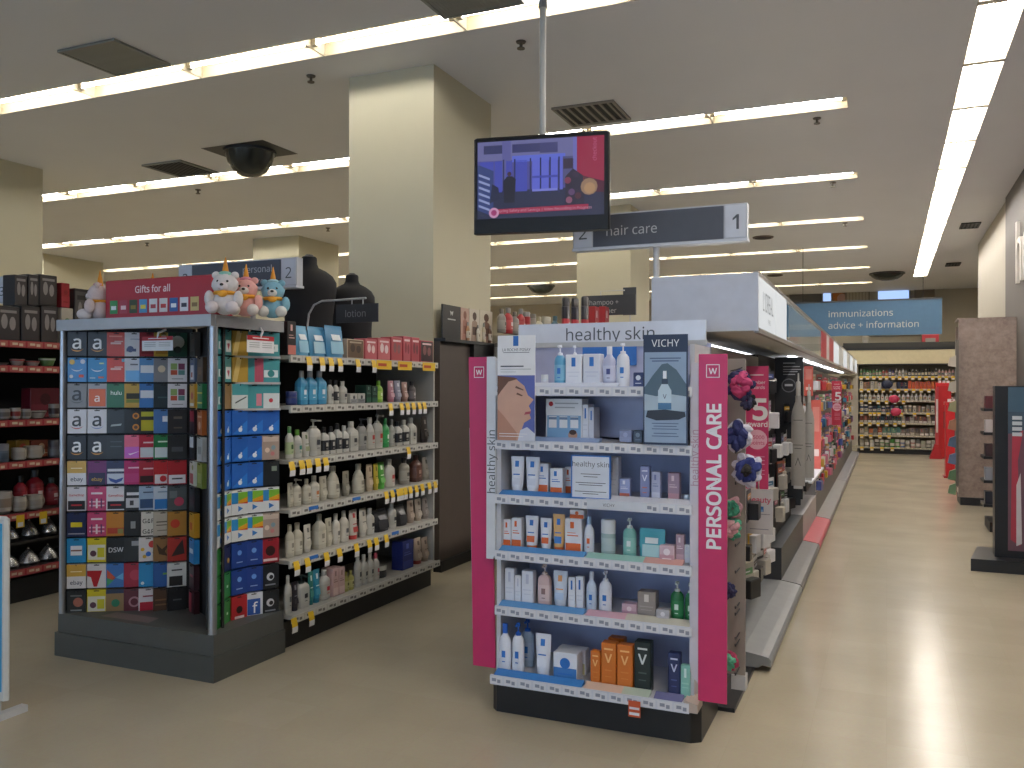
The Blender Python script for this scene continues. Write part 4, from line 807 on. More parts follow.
lrow(1,[('jar',42,76,v3(505),('1f2a5a','22306a','2a3a72','c9d0e0'),0,'navy jar'),('bottle',80,112,v3(425),('3f8cb4','8a8c8e','4f9cc0','dfe6ea'),1,'blue bottle with grey cap'),('bottle',113,148,v3(425),('3f8cb4','8a8c8e','4f9cc0','dfe6ea'),1,'blue bottle with grey cap'),('bottle',149,185,v3(425),('3f8cb4','8a8c8e','4f9cc0','dfe6ea'),1,'blue bottle with grey cap'),
 ('bottle',190,212,v3(460),(LWb,'2a2a2c',LWc,'2a2a30'),0,'white bottle dark cap'),('bottle',213,233,v3(462),(LWb,'2a2a2c','3a3c40',LWb),0,'white black-label bottle'),('bottle',236,268,v3(466),(LWb,LWb,LWc,'3a3c42'),0,'white bottle'),
 ('box',270,298,v3(514),(LWb,LWb,'8a8c8e','3a3c42'),1,'low white carton'),('box',299,328,v3(512),(LWb,LWb,'7a7c7e','3a3c42'),1,'low white carton'),('box',331,352,v3(480),('1f3a2e','1f3a2e','2f5a44','6a8a7a'),0,'dark green carton'),('box',353,376,v3(484),('1f3a2e','1f3a2e','2f5a44','6a8a7a'),0,'dark green carton'),
 ('bottle',378,402,v3(463),('7aa83a','5a8a2a','a0c45a','dfe8c4'),0,'lime green bottle'),('tube',425,447,v3(463),('b07a86','a86a78','c49aa4','e4d4d8'),0,'pink tube'),('tube',449,476,v3(463),('8a8a9a','7a7a8a','9a9aac','d6d6dc'),0,'grey tube'),('tube',478,500,v3(468),('9a7a70','8a6a60','a88a80','d6c8c0'),0,'tan tube'),('bottle',502,532,v3(466),('4a4446','2a2a2c','6a6466','c4bcbc'),0,'dark brown bottle')],'second shelf')
lrow(2,[('bottle',34,60,v3(640),(LWb,'4a7a4a','a4b48a','3a5a3a'),0,'white bottle green label'),('bottle',64,94,v3(652),(LWb,'5a8a3a',LWc,'2a7a6a'),0,'white bottle green cap'),('tube',96,122,v3(660),(LWb,LWb,'9aa07a','5a6a4a'),0,'white tube'),('pump',126,170,v3(612),(LWb,LWc,LWc,'4a4c50'),0,'white pump bottle'),
 ('bottle',168,194,v3(642),(LWb,'2a2a2c','26282c',LWb),1,'white bottle black label'),('bottle',195,218,v3(640),(LWb,'2a2a2c','26282c',LWb),1,'white bottle black label'),('bottle',219,244,v3(628),(LWb,'2a2a2c','3a3c40',LWb),1,'white bottle black label'),('bottle',245,270,v3(636),(LWb,LWb,'26282c',LWb),1,'white bottle black label'),('bottle',272,308,v3(620),(LWb,LWb,LWc,'3a3c40'),1,'large white bottle'),
 ('pump',312,342,v3(608),('8a8a86','3a3c40','9a9a94','3a3c40'),0,'grey pump bottle'),('bottle',345,373,v3(604),(LWb,LWb,LWc,'b03a34'),2,'white bottle red print'),('pump',374,404,v3(595),(LWb,LWb,LWc,'b03a34'),0,'white pump bottle red print'),('bottle',405,426,v3(608),('2f8a4a','2a7a40','3f9a58','dfe8dc'),0,'green bottle'),('bottle',428,446,v3(612),('9a9a94','6a6a66','a8a8a0','4a4a48'),0,'grey bottle'),
 ('bottle',450,475,v3(620),(LWb,'26282c','26282c',LWb),1,'white bottle black label'),('bottle',476,502,v3(614),(LWb,LWb,'26282c',LWb),1,'white bottle black label'),('bottle',503,530,v3(606),(LWb,LWb,LWc,'3a3c40'),1,'white bottle'),('tube',555,578,v3(602),('3a3430','2a2624','4a4440','9a948c'),0,'dark brown tube')],'third shelf')
tr=('b4b09f','a8a494','c2beae','8a867a')
lrow(3,[('tube',38,58,v4(165),tr,0,'cloudy cream tube'),('pump',60,92,v4(150),tr,0,'cloudy pump bottle'),('bottle',100,128,v4(150),tr,0,'cream bottle'),('bottle',129,162,v4(138),('c2beb0','b0aca0','c8c4b8','c27a4a'),0,'cream bottle orange mark'),('tube',164,192,v4(140),tr,0,'pale cream tube'),('bottle',196,248,v4(100),tr,2,'large cream bottle'),('tube',252,276,v4(120),('8a8678','7a7668','9a9688','6a665a'),0,'grey beige tube'),
 ('bottle',296,340,v4(92),tr,2,'large pear-shaped bottle'),('tube',343,366,v4(92),('b8a890','a89880','c4b49c','6a5a48'),0,'tan tube'),('tube',368,385,v4(90),('b4a03a','a8943a','c4b45a','6a5f2a'),0,'yellow tube'),('tube',387,414,v4(86),('4f9a3f','5aa84a','7ab86a','dfe8d4'),0,'green tube'),('bottle',416,455,v4(74),('c8c4b8','b8b4a8','c8c4b8','b04a44'),0,'cream bottle red mark'),('bottle',475,510,v4(68),('8f8b80','3a3a3a','a8a498','4a4844'),0,'grey bottle dark cap'),('bottle',520,556,v4(58),('5a3a30','4a2f28','6a4a40','b89a8a'),1,'brown bottle'),('tube',560,586,v4(66),('9a968c','8a867c','a8a498','5a5850'),0,'grey tube')],'fourth shelf')
lrow(4,[('bottle',36,64,v4(325),tr,0,'cream bottle'),('bottle',65,98,v4(318),tr,0,'cream bottle'),('tube',104,130,v4(325),('c8c4b8','b8b4a8','b8b4a8','6a6a66'),0,'white tube'),('bottle',150,184,v4(285),tr,1,'cream square bottle'),('tube',186,210,v4(300),tr,0,'cream tube'),('bottle',214,240,v4(283),('c2beb2','b0aca0','c8c4b8','7a7a74'),0,'pale bottle'),('bottle',245,274,v4(272),('c2beb2','b0aca0','c8c4b8','5a5c5e'),0,'pale bottle'),('tube',280,310,v4(268),('c8c4ba','b03a3a','b04a44','b03a3a'),0,'white tube red band'),('tube',318,344,v4(262),('c2beb2','b0aca0','c8c4b8','6a6a66'),0,'pale tube'),
 ('bottle',345,372,v4(262),(LWb,LWb,LWb,'2a2a2e'),0,'white bottle dark print'),('pouch',374,428,v4(266),('26282e','26282e','34363c','5a5c62'),0,'black pouch'),('bottle',430,456,v4(240),(LWb,LWb,LWc,'2a2a2e'),0,'white bottle dark print'),('pouch',458,496,v4(250),('2e2e30','2e2e30','3a3a3c','5a5a5c'),0,'charcoal pouch'),('tube',500,528,v4(232),('a8988a','98887a','b8a89a','6a5a4e'),0,'beige tube'),('tube',530,556,v4(226),('b0a496','a09486','bcb0a2','6a5f54'),0,'beige tube'),('tube',558,582,v4(222),('98908a','88807a','a8a09a','5a544e'),0,'taupe tube')],'fifth shelf')
lrow(5,[('bottle',30,54,v4(520),(LWb,LWb,LWc,'5a5c5e'),0,'white bottle'),('tube',56,80,v4(545),('2a2830','22202a','3a3840','8a8890'),0,'dark tube'),('pump',82,122,v4(520),(LWb,'2a3a3a',LWb,'2a2a2e'),1,'white label bottle'),('tube',118,138,v4(505),('2f7a74','26686a','4a948c','dfe6e4'),0,'teal tube'),('tube',139,165,v4(497),('2f86a4','2a768f','4a9cb8','dfe6ea'),0,'turquoise tube'),('bottle',169,205,v4(498),(LWb,LWb,LWc,'b02a34'),0,'white bottle red heart'),('box',206,228,v4(492),('c9a8a4','c9a8a4','d6bcb8','8a6a68'),0,'pinkish carton'),('box',229,252,v4(488),('c4a6a2','c4a6a2','d6bcb8','8a6a68'),0,'pinkish carton'),
 ('bottle',255,272,v4(505),('a4a05a','8a863f','b4b07a','5a582f'),0,'olive bottle'),('bottle',273,292,v4(500),('a4a05a','8a863f','b4b07a','5a582f'),0,'olive bottle'),('bottle',300,322,v4(435),(LWb,LWb,LWc,'3a3c40'),0,'white bottle'),('bottle',323,346,v4(440),(LWb,LWb,LWc,'3a3c40'),0,'white bottle'),('bottle',347,368,v4(432),(LWb,LWb,LWc,'3a3c40'),0,'white bottle'),('bottle',369,390,v4(434),(LWb,'b04a5a',LWc,'b04a5a'),0,'white bottle pink cap'),('jar',391,420,v4(482),('2a2a2c',LWb,'3a3a3c',LWb),0,'dark jar white lid'),
 ('box',472,515,v4(385),('1f2a6a','1f2a6a','2a3a82','5a6ab0'),0,'navy carton'),('tube',530,556,v4(376),('a89888','8a3a34','b8a898','5a4a40'),0,'tan tube'),('tube',558,582,v4(374),('a08f80','8a7a6c','b0a090','5a4a40'),0,'tan tube')],'bottom shelf')

# torsos on top of the lotion unit
def torso(label,loc,rz,s):
    t=thing('display_torso',label,'torso',loc,rz); K=M('14151a',.7)
    prof=[(.118,0),(.122,.06),(.112,.15),(.114,.22),(.124,.3),(.131,.36),(.130,.395),(.112,.43),(.080,.457),(.046,.475),(.038,.495),(.037,.525),(.03,.535)]
    MB().lathe([(r*s,z*s) for r,z in prof],K,20,1.12,.62).build('torso',t,smooth=True)
    MB().lathe([(.10*s,-.02),(.10*s,0)],BLACK,16).build('base',t)
    MB().lathe([(.03*s,.533*s),(.018*s,.545*s)],M('2a2b30',.4),12).build('neck_cap',t,smooth=True)
torso('black headless display torso nearer the aisle sign on lotion unit',(onY(309,300,4.95).x,4.95,1.70),R_(35),1.30)
torso('smaller black headless display torso in front of the big pillar',(onY(352,300,5.3).x,5.3,1.70),R_(35),1.13)
# topper panel behind the top shelf products (carries the torsos)
MB().box(.0,LW,.30,.55,1.655,1.68,M('3a3a3c',.6)).build('top_ledge',lg)
# hanging "lotion" sign
t=thing('shelf_sign','small dark lotion sign hanging from a bent wire bracket','sign',(0,0,0))
a=onY(336,323,4.8); c=onY(378,303,4.8)
MB().box(a.x,c.x,4.8,4.808,a.z,c.z,M('34373c',.5)).text('lotion',(a.x+c.x)/2-.01,(a.z+c.z)/2,.072,M('8a8c90',.5),4.7992).build('board',t)
q=[onY(u,v,4.8) for u,v in ((307.5,352),(307.5,325),(309,314),(314,305),(322,301),(340,300),(366,298))]
MB().tube([(p.x,4.8,p.z) for p in q],.007,LTGREY,6).build('bracket',t,smooth=True)
for u in (352,363):
    p=onY(u,299,4.8); MB().tube([(p.x,4.8,p.z),(p.x,4.8,p.z-.035)],.004,LTGREY,5).build('hanger',t)

# ================================================================== aisle signs
def aisle_sign(label,Y,u0,u1,vtr,vbr,left,right,lines,postu,zb,lx):
    a=onY(u0,vbr,Y).x; c=onY(u1,vbr,Y).x; z0=onY(u1,vbr,Y).z; z1=onY(u1,vtr,Y).z
    t=thing('aisle_sign',label,'sign',(0,0,0)); W_=c-a; H_=z1-z0; e_=W_*.125
    MB().box(a,c,Y,Y+.06,z0,z1,M('b4b8c0',.35)).build('board',t)
    f=.008
    MB().box(a+e_,c-e_,Y-.004,Y,z0+f*1.5,z1-f,M('4a4e58',.45)).build('dark_panel',t)
    for k,(x0,x1,s_) in enumerate(((a,a+e_,left),(c-e_,c,right))):
        if s_:
            q=MB().box(x0+f,x1-f,Y-.003,Y,z0+f*2,z1-f,M('c3c8d2',.35)); cx_=(x0+x1)/2; cz_=(z0+z1)/2
            if s_=='1':
                g=H_*.2; q.flat([(cx_+g*.15,cz_-g),(cx_+g*.5,cz_-g),(cx_+g*.5,cz_+g),(cx_+g*.2,cz_+g),(cx_-g*.35,cz_+g*.5),(cx_-g*.35,cz_+g*.2),(cx_+g*.15,cz_+g*.55)],TXT,Y-.0038)
            else: q.text(s_,cx_,cz_,H_*.6,TXT,Y-.0038)
            q.build('number_panel',t)
    MB().box(a-.004,c+.004,Y-.008,Y+.068,z0-.006,z0+f,M('c4c8d0',.35)).build('bottom_trim',t)
    b=MB()
    for (s_,x,zz,sz) in lines: b.text(s_,a+W_*x,z0+H_*zz,sz,M('b4b6ba',.5),Y-.0048,align='LEFT')
    b.build('lettering',t)
    if postu:
        x=onY(postu,vbr,Y).x; MB().lathe([(.017,zb),(.017,z0)],M('c2c2c2',.4,.2),10,c=(x,Y+.03,0)).build('post',t,smooth=True)
    return t
aisle_sign('long hair care aisle sign numbered 2 and 1 on a post',4.72,573,747,202.5,239.5,'2','1',[('hair care',.20,.5,.085)],655,2.05,0)
aisle_sign('personal care aisle sign numbered 2 behind the plush bears',4.30,178.6,296.6,257,286.5,'2','2',[('oral',.2,.32,.07),('personal',.56,.68,.066),('care',.62,.26,.066)],None,1.68,0)
xx=onY(250,287,4.3).x
MB().lathe([(.017,1.68),(.017,2.10)],STEEL,10,c=(xx,4.33,0)).build('post',bpy.data.objects['aisle_sign.001'],smooth=True)
# sign 3 at the left edge
a=onY(0,303,4.3); c=onY(7.5,276,4.3)
t=thing('aisle_sign','white aisle sign end numbered 3 at left photo edge','sign',(0,0,0))
MB().box(c.x-1.0,c.x,4.3,4.35,a.z,c.z,M('b4b8c0',.35)).build('board',t)
MB().box(c.x-.125,c.x-.005,4.297,4.3,a.z+.01,c.z-.006,M('c3c8d2',.35)).text('3',c.x-.055,(a.z+c.z)/2-.01,.105,TXT,4.2962).build('number_panel',t)
MB().box(c.x-.88,c.x-.13,4.296,4.3,a.z+.01,c.z-.006,M('4a4e58',.45)).build('dark_panel',t)
MB().lathe([(.017,1.79),(.017,a.z)],STEEL,10,c=(c.x-.45,4.33,0)).build('post',t,smooth=True)
# ================================================================== television
TYv=4.3; TR=R_(10.6); a=onY(473.5,235,4.22)
dr=ray(609.5,180); ex,ey=math.cos(TR),math.sin(TR)          # width so that the right edge meets the sight line of the photo
W_=(a.y*dr.x-a.x*dr.y)/(ex*dr.y-ey*dr.x); H_=.52; zc=a.z+.005
t=thing('hanging_television','black flat television on a ceiling pole showing a store camera view','television',(a.x,a.y,zc),TR)
MB().cbox(0,W_,0,.055,0,H_,M('0d0e11',.3),.008).build('casing',t)
MB().box(W_*.3,W_*.7,.055,.10,H_*.25,H_*.75,BLACK).build('wall_mount',t)
xp=W_*.49
MB().lathe([(.018,H_*.5),(.018,3.62-zc)],M('b9b9b4',.4),12,c=(xp,.10,0)).lathe([(.024,3.56-zc),(.024,3.66-zc)],M('8a8a86',.4),12,c=(xp,.10,0)).build('pole',t,smooth=True)
MB().lathe([(.015,3.66-zc),(.015,CEIL-zc)],M('9a9a94',.4),12,c=(xp,.10,0)).build('pole_upper',t,smooth=True)
MB().box(xp-.03,xp+.03,.055,.125,H_*.45,H_*.55,BLACK).build('pole_clamp',t)
E_=lambda h,s=.36:M(h,emit=s)
b=MB(); sx0,sx1,sz0,sz1=.022,W_-.028,.078,H_-.026; SWd=sx1-sx0; SHt=sz1-sz0
def R2(x0,x1,z0,z1,h,k): b.rect(sx0+SWd*x0,sx0+SWd*x1,sz0+SHt*z0,sz0+SHt*z1,E_(h),-.0008-.0002*k)
def P2(pts,h,k): b.flat([(sx0+SWd*p,sz0+SHt*q) for p,q in pts],E_(h),-.0008-.0002*k)
R2(0,1,0,1,'5a58a8',0); R2(0,1,.75,1,'7a7ab4',1); R2(0,1,.0,.36,'2b2f52',1)
R2(.05,.2,.84,.95,'3a3c70',2); R2(.28,.5,.84,.95,'3f4078',2); R2(.5,.64,.82,.95,'4a4a84',2); R2(.2,.27,.5,1,'6a6ab0',3); R2(.28,.7,.72,.8,'6a7af0',3)
for x0,x1 in ((.02,.13),(.14,.2),(.23,.28),(.3,.4),(.44,.5),(.51,.57),(.58,.64),(.65,.68)): R2(x0,x1,.34,.74,'4c55c8' if x0<.42 else '6a74ec',3)
for x0 in (.205,.295,.42,.5,.575,.645): R2(x0,x0+.012,.3,.76,'2c2f6a',4)
R2(.44,.64,.5,.53,'4a50c0',5); R2(.44,.64,.33,.36,'8a90f4',5)
R2(.68,.78,.4,.76,'5a5a90',4); R2(.685,.765,.6,.73,'3a2a48',5); R2(.76,.8,.5,1,'7a7ad0',5)
P2([(.79,.45),(1,.4),(1,1),(.79,1)],'a81f4a',6); P2([(.86,.3),(1,.28),(1,.42),(.84,.5)],'5a1a38',7)
P2([(0,.12),(.1,.05),(.13,.1),(.13,.62),(.02,.7),(0,.7)],'3a4a8a',5)
for i in range(6): P2([(.01,.16+.08*i),(.1,.1+.08*i),(.1,.13+.08*i),(.01,.19+.08*i)],'a4b0e4',6)
P2([(.1,.2),(.18,.25),(.17,.4),(.12,.45)],'22264a',6)
P2([(.215,.2),(.3,.2),(.31,.5),(.28,.54),(.24,.54),(.21,.48)],'1c1a30',7); b.disc(sx0+SWd*.258,sz0+SHt*.57,.012,E_('4a3040'),-.0026)
P2([(.7,.1),(.85,.12),(.84,.5),(.76,.6),(.7,.5)],'2a2440',7)
for (x,z,h) in ((.72,.45,'8a3a5a'),(.75,.3,'6a4a7a'),(.73,.2,'9a5a7a'),(.78,.52,'3a2a4a'),(.8,.25,'5a2a3a')): b.disc(sx0+SWd*x,sz0+SHt*z,.018,E_(h),-.0028,10)
b.disc(sx0+SWd*.885,sz0+SHt*.36,.045,E_('a8866a'),-.003,12); b.disc(sx0+SWd*.89,sz0+SHt*.34,.03,E_('c49a70'),-.0032,12)
P2([(.12,.055),(.88,.075),(.88,.14),(.12,.12)],'b01f4e',10); b.disc(sx0+SWd*.135,sz0+SHt*.075,.028,E_('e6a8d0'),-.0036,16); b.disc(sx0+SWd*.135,sz0+SHt*.075,.016,E_('b02a78'),-.0038,14)
b.text('Ensuring Safety and Savings | Video Recording in Progress',sx0+SWd*.52,sz0+SHt*.098,.0225,E_('e8b0c8'),-.0036)
b.text('checkout',sx0+SWd*.925,sz0+SHt*.83,.034,E_('d87aa0'),-.0036,rot=R_(90))
b.build('screen',t)

# ================================================================== RED-RAIL HOUSEWARES GONDOLA (faces +X, left edge)
GX,GY0,GWd=-5.45,3.35,2.1
GS=[(1.80,0),(1.63,0),(1.26,0),(.975,0),(.62,0),(.235,0)]
REDR=M('9c2430',.45)
gg,gsh=gondola('housewares_gondola','dark shelf unit with red price rails at the left edge','shelf unit',(GX,GY0,0),R_(90),GWd,.5,1.79,GS,.16,M('3a2f2e',.6),REDR,M('1c1a1b',.7),M('a8564e',.5),16,rail_h=.045,lab2=M('c9bca0',.5))
yt=MB().box(-.03,.03,0,.001,-.085,0,YEL).rect(-.02,.02,-.08,-.05,PAPER,-.0006).mesh('sale_tag')
for u in (19,42): link('sale_tag',yt,gsh[4],(onX(u,515,GX).y-GY0,-.014,GS[4][0]-.01))
def grow(k,items,name,z=None):
    n=0
    for (kind,u0,u1,vt,cols,st,desc,*ex) in items:
        ex=ex[0] if ex else {}
        X=GX-.04-ex.get('dx',0); a=onX(u0,400,X).y; c=onX(u1,400,X).y; zb=ex.get('zb',GS[k][0]+.002)
        h=onX((u0+u1)/2,vt,X).z-zb; w_=(c-a)*.97
        prod(kind,'%s, %s from left on %s of red-railed unit'%(desc,ordw(n),name),'goods on the red-railed unit',(X,(a+c)/2,zb),R_(90),w_,max(.02,h),ex.get('d',.12 if kind=='box' else w_),cols,st,ex.get('name'),ex.get('cat')); n+=1
CF=('2c2727','8a8684','3a3434','8f8a88')
grow(0,[('box',-4,20,306,CF,4,'black boxed glassware'),('box',21,40,306,CF,4,'black boxed jug',),('box',41,58,306,CF,4,'black boxed jug'),
 ('box',14,27,275,CF,4,'black box stacked on top',{'zb':onX(20,306,GX-.04).z+.003}),('box',28,38.5,274.5,CF,4,'black box stacked on top',{'zb':onX(33,306,GX-.04).z+.003}),('box',39,57,275,CF,4,'black box stacked on top',{'zb':onX(48,306,GX-.04).z+.003}),
 ('box',61,73,308,('b9b0a0','b9b0a0','9a9486','6a8a5a'),1,'cream box'),('box',61,69.5,283,('9c1f28','9c1f28','a82a34','8a1a22'),1,'red box',{'zb':onX(66,308,GX-.04).z+.003}),('box',74,91,289,('2e2a2a','2e2a2a','55504e','8a8684'),4,'dark grey boxed set')],'top')
dk=('7a726c','7a726c','8a3a3a','b4aca4')
grow(1,[('dish',-4,14,364,('8a827c',)*2+('5a5450','b0a8a0'),0,'grey serving dish'),('dish',15,29,359,('9a8f88',)*2+('a83a3a','d6cfc8'),0,'striped red and white dish'),('dish',30,44,361,('8f8880',)*2+('a83a3a','d6cfc8'),0,'striped red dish'),('dish',45,60,358,('5a7a4a',)*2+('b0b4a8','d6cfc8'),0,'green and white dish')],'second row')
grow(2,[('mug',2,13,409,('8f8a84',)*2+('5a5450','b0a8a0'),0,'grey glass mug'),('mug',14,23,408,('9a948c',)*2+('7a2a2a','b0a8a0'),0,'glass mug with red print'),('mug',24,33,409,('8f8a84',)*2+('6a645e','b0a8a0'),0,'grey glass mug'),('dish',34,52,411,('aaa49c',)*2+('6a645e','b0a8a0'),0,'stack of pale plates'),('mug',53,62,404,('8f8a84',)*2+('3a2a2a','b0a8a0'),0,'white mug with dark print'),('box',30,60,388,('6a1f2c','6a1f2c','7a2a38','4a1a22'),1,'low maroon box behind the plates',{'dx':.2,'d':.1})],'third row')
grow(3,[('jar',1,12,444,('5a6470','7a7a80','4a5460','9aa4b0'),0,'blue patterned canister'),('mug',17,30,448,('b0a89c',)*2+('a89f92','c8c0b4'),0,'cream mug'),('mug',31,47,446,('b0a89c',)*2+('a89f92','c8c0b4'),0,'cream mug'),('box',16,30,440,('8a6a2a','8a6a2a','b09a4a','b04a3a'),1,'yellow printed box behind',{'dx':.16,'d':.1}),('box',31,52,440,('7a3a2a','7a3a2a','a85a3a','d0b08a'),1,'rust printed box behind',{'dx':.16,'d':.1}),('jar',53,63,440,('5a5a60','4a4a50','6a6a70','8a8a90'),0,'grey canister')],'fourth row')
grow(4,[('mug',0,17,492,('a89f96',)*2+('8a7a6a','c8c0b4'),0,'cream mug with brown band'),('bottle',19,31,476,('8f1f2c','2a2a2c','a83a44','d6c8c8'),0,'red bottle with dark cap',{'dx':.1}),('bottle',33,48,470,('8f1f2c','4a4a4c','a83a44','d6c8c8'),0,'red bottle with grey cap',{'dx':.1}),('bottle',50,62,478,('7a1f2a','3a4a4a','8f3a44','c8b8b8'),0,'dark red bottle',{'dx':.1}),('mug',18,30,497,('aaa298',)*2+('9a9288','c8c0b4'),0,'cream mug in front',{'dx':-.02}),('mug',33,47,495,('aaa298',)*2+('9a9288','c8c0b4'),0,'cream mug in front',{'dx':-.02})],'fifth row')
sv=('c2c2c4','2a2a2c','2a2a2c','8a8a8c')
grow(5,[('dome',6,25,553,sv,0,'silver domed package'),('dome',26,45,548,sv,0,'silver domed package'),('dome',46,63,544,sv,0,'silver domed package'),('dome',6,24,523,sv,0,'upper silver domed package',{'zb':.42,'dx':.03}),('dome',27,44,519,sv,0,'upper silver domed package',{'zb':.42,'dx':.03}),('dome',47,62,517,sv,0,'upper silver domed package',{'zb':.42,'dx':.03})],'bottom row')
MB().box(.3,1.5,.05,.4,.395,.415,M('2a2626',.6)).build('riser_shelf',gg)
# blue framed floor sign just inside the left edge
p0=onZ(-14,735,0); t=thing('floor_sign','blue board with a white frame cut off by the left edge','sign',(0,0,0))
Yb=2.62; a=onY(-70,640,Yb); c=onY(5.2,640,Yb); zt_=onY(3,517,Yb).z
MB().cbox(a.x,c.x,Yb,Yb+.03,.10,zt_,M('c9c8c2',.4),.012).build('frame',t)
MB().box(a.x+.02,c.x-.022,Yb-.002,Yb,.14,zt_-.03,M('2a9ac8',.35)).build('panel',t)
for x in (a.x+.05,c.x-.09): MB().box(x,x+.04,Yb-.12,Yb+.15,0,.03,LTGREY).box(x+.01,x+.03,Yb+.003,Yb+.027,.03,.10,LTGREY).build('foot',t)

# ================================================================== COSMETICS WALL CLADDING ON THE BIG PILLAR
t=thing('cosmetics_cabinet','dark brown cosmetics cabinet side against the big pillar with posters on top','cabinet',(0,0,0))
MB().box(-3.355,-3.30,6.155,7.36,.09,1.86,M('4d443f',.5)).build('side_panel',t)
MB().box(-3.355,-3.28,6.155,7.37,0,.09,BLACK).build('kick_base',t)
MB().box(-3.355,-3.26,6.70,7.36,1.60,1.86,M('121314',.4)).build('dark_fascia',t)
MB().box(-3.355,-3.25,6.155,7.36,1.86,1.885,M('26282a',.4)).build('top_ledge',t)
def xpanel(parent,name,y0,y1,z0,z1,mt,X=-3.29):
    return MB().box(X-.01,X,y0,y1,z0,z1,mt).build(name,parent)
t2=tag(link('wall_poster',None),'black poster with small white crest on the pillar cabinet','poster')
b=MB().box(0,.32,0,.01,0,.275,M('141518',.35)).flat([(.13,.23),(.145,.19),(.16,.21),(.175,.19),(.19,.23),(.16,.222)],LTGREY,-.0008).rect(.09,.23,.155,.165,LTGREY,-.0008); o=b.build('board',t2); t2.location=(-3.28,6.16,1.886); t2.rotation_euler=(0,0,R_(90))
def fig_poster(label,y0,y1,z1,bg,fg,fg2):
    q=tag(link('wall_poster',None),label,'poster'); q.location=(-3.28,y0,1.886); q.rotation_euler=(0,0,R_(90)); w_=y1-y0; h_=z1-1.886
    MB().box(0,w_,0,.01,0,h_,M(bg,.35)).build('board',q)
    b=MB().disc(w_*.5,h_*.78,w_*.2,M(fg,.5),-.0008,12,h_*.13).flat([(w_*.15,0),(w_*.85,0),(w_*.75,h_*.6),(w_*.5,h_*.68),(w_*.25,h_*.6)],M(fg2,.5),-.0008).rect(w_*.3,w_*.7,h_*.2,h_*.45,M(fg,.5),-.0012)
    b.build('print',q)
fig_poster('pink toned portrait poster on the pillar cabinet',6.49,6.64,2.16,'b9998a','8a5a4a','a8786a')
fig_poster('pale poster of a dark haired figure on the pillar cabinet',6.65,6.85,2.165,'c4bcae','4a3328','9a8474')
fig_poster('white and brown beauty poster on the pillar cabinet',6.86,7.12,2.17,'c8c0ae','5a3f30','7a5f50')
for i,(u,h) in enumerate(((470,.12),(480,.11),(486,.13),(492,.12))):
    p=onX(u,335,-3.25); prod('bottle',['tan','white','cream','brown'][i]+' cosmetics bottle on the pillar cabinet ledge','bottles on the pillar cabinet',(-3.255,p.y,1.887),R_(90),.045,h*1.3,.03,(['b08a6a','d0ccc0','c8bca0','6a4a38'][i],'8a8a86','c4bcae','5a4a40'),0)
# ================================================================== HAIR CARE GONDOLA BEHIND THE PILLAR
HX,HY0,HWd=-3.10,7.42,4.5
HS=[(1.98,0),(1.68,0),(1.38,0),(1.05,0),(.7,0),(.35,0)]
hg,hsh=gondola('hair_care_gondola','tall hair care shelf unit seen over the endcap header','shelf unit',(HX,HY0,0),R_(90),HWd,.5,1.97,HS,.15,M('9a968c',.5),M('b4b0a8',.45),M('2a2a2a',.7),M('b4b2aa',.5),30,lab2=M('7a7872',.5))
def hrow(items,z,name):
    n=0
    for (kind,u0,u1,vt,cols,desc,*ex) in items:
        X=HX-.06; a=onX(u0,320,X).y; c=onX(u1,320,X).y; h=onX((u0+u1)/2,vt,X).z-z; w_=min((c-a)*.97,.16)
        prod(kind,'%s, %s from left on %s of hair care unit'%(desc,ordw(n),name),'products on the hair care unit',(X,(a+c)/2,z+.002),R_(90),w_,max(.04,h),min(.08,w_),cols,0); n+=1
rd=('a02a30','8a8a8a','b04a4a','d6c8c8'); dn=('2a2c38','1f2028','b03a44','d6c8c8'); gy=('8a8680','6a6660','9a968e','4a4844')
hrow([('bottle',503,508,309,gy,'grey bottle'),('bottle',509,515,308,rd,'red bottle'),('bottle',516,521,312,gy,'grey bottle'),('bottle',522,527,309,rd,'red bottle'),('can',528,532,312,rd,'red can'),('can',533,538,314,gy,'beige can'),('bottle',540,545,317,('c4bfa8','b0ab94','c8c4b0','8a8674'),'cream bottle'),('jar',547,553,317,('b8b4a4','a8a494','c8c4b4','8a8674'),'cream jar'),('bottle',556,561,316,('4a6a7a','3a5a6a','5a7a8a','c8d0d4'),'blue bottle'),
 ('can',566,572.5,298,dn,'tall dark can with red band'),('can',573.5,583,298.5,dn,'tall dark can with red band'),('can',584,592,297,dn,'tall dark can with red band'),('box',593,601,307,rd,'red box'),('box',602,612,307,rd,'red box')],1.98,'top')
hrow([('bottle' if i%3 else 'can',500+7*i,506+7*i,343,[gy,rd,dn][i%3],['grey bottle','red bottle','dark bottle'][i%3] if i%3 else 'grey can') for i in range(5)],1.68,'second shelf')
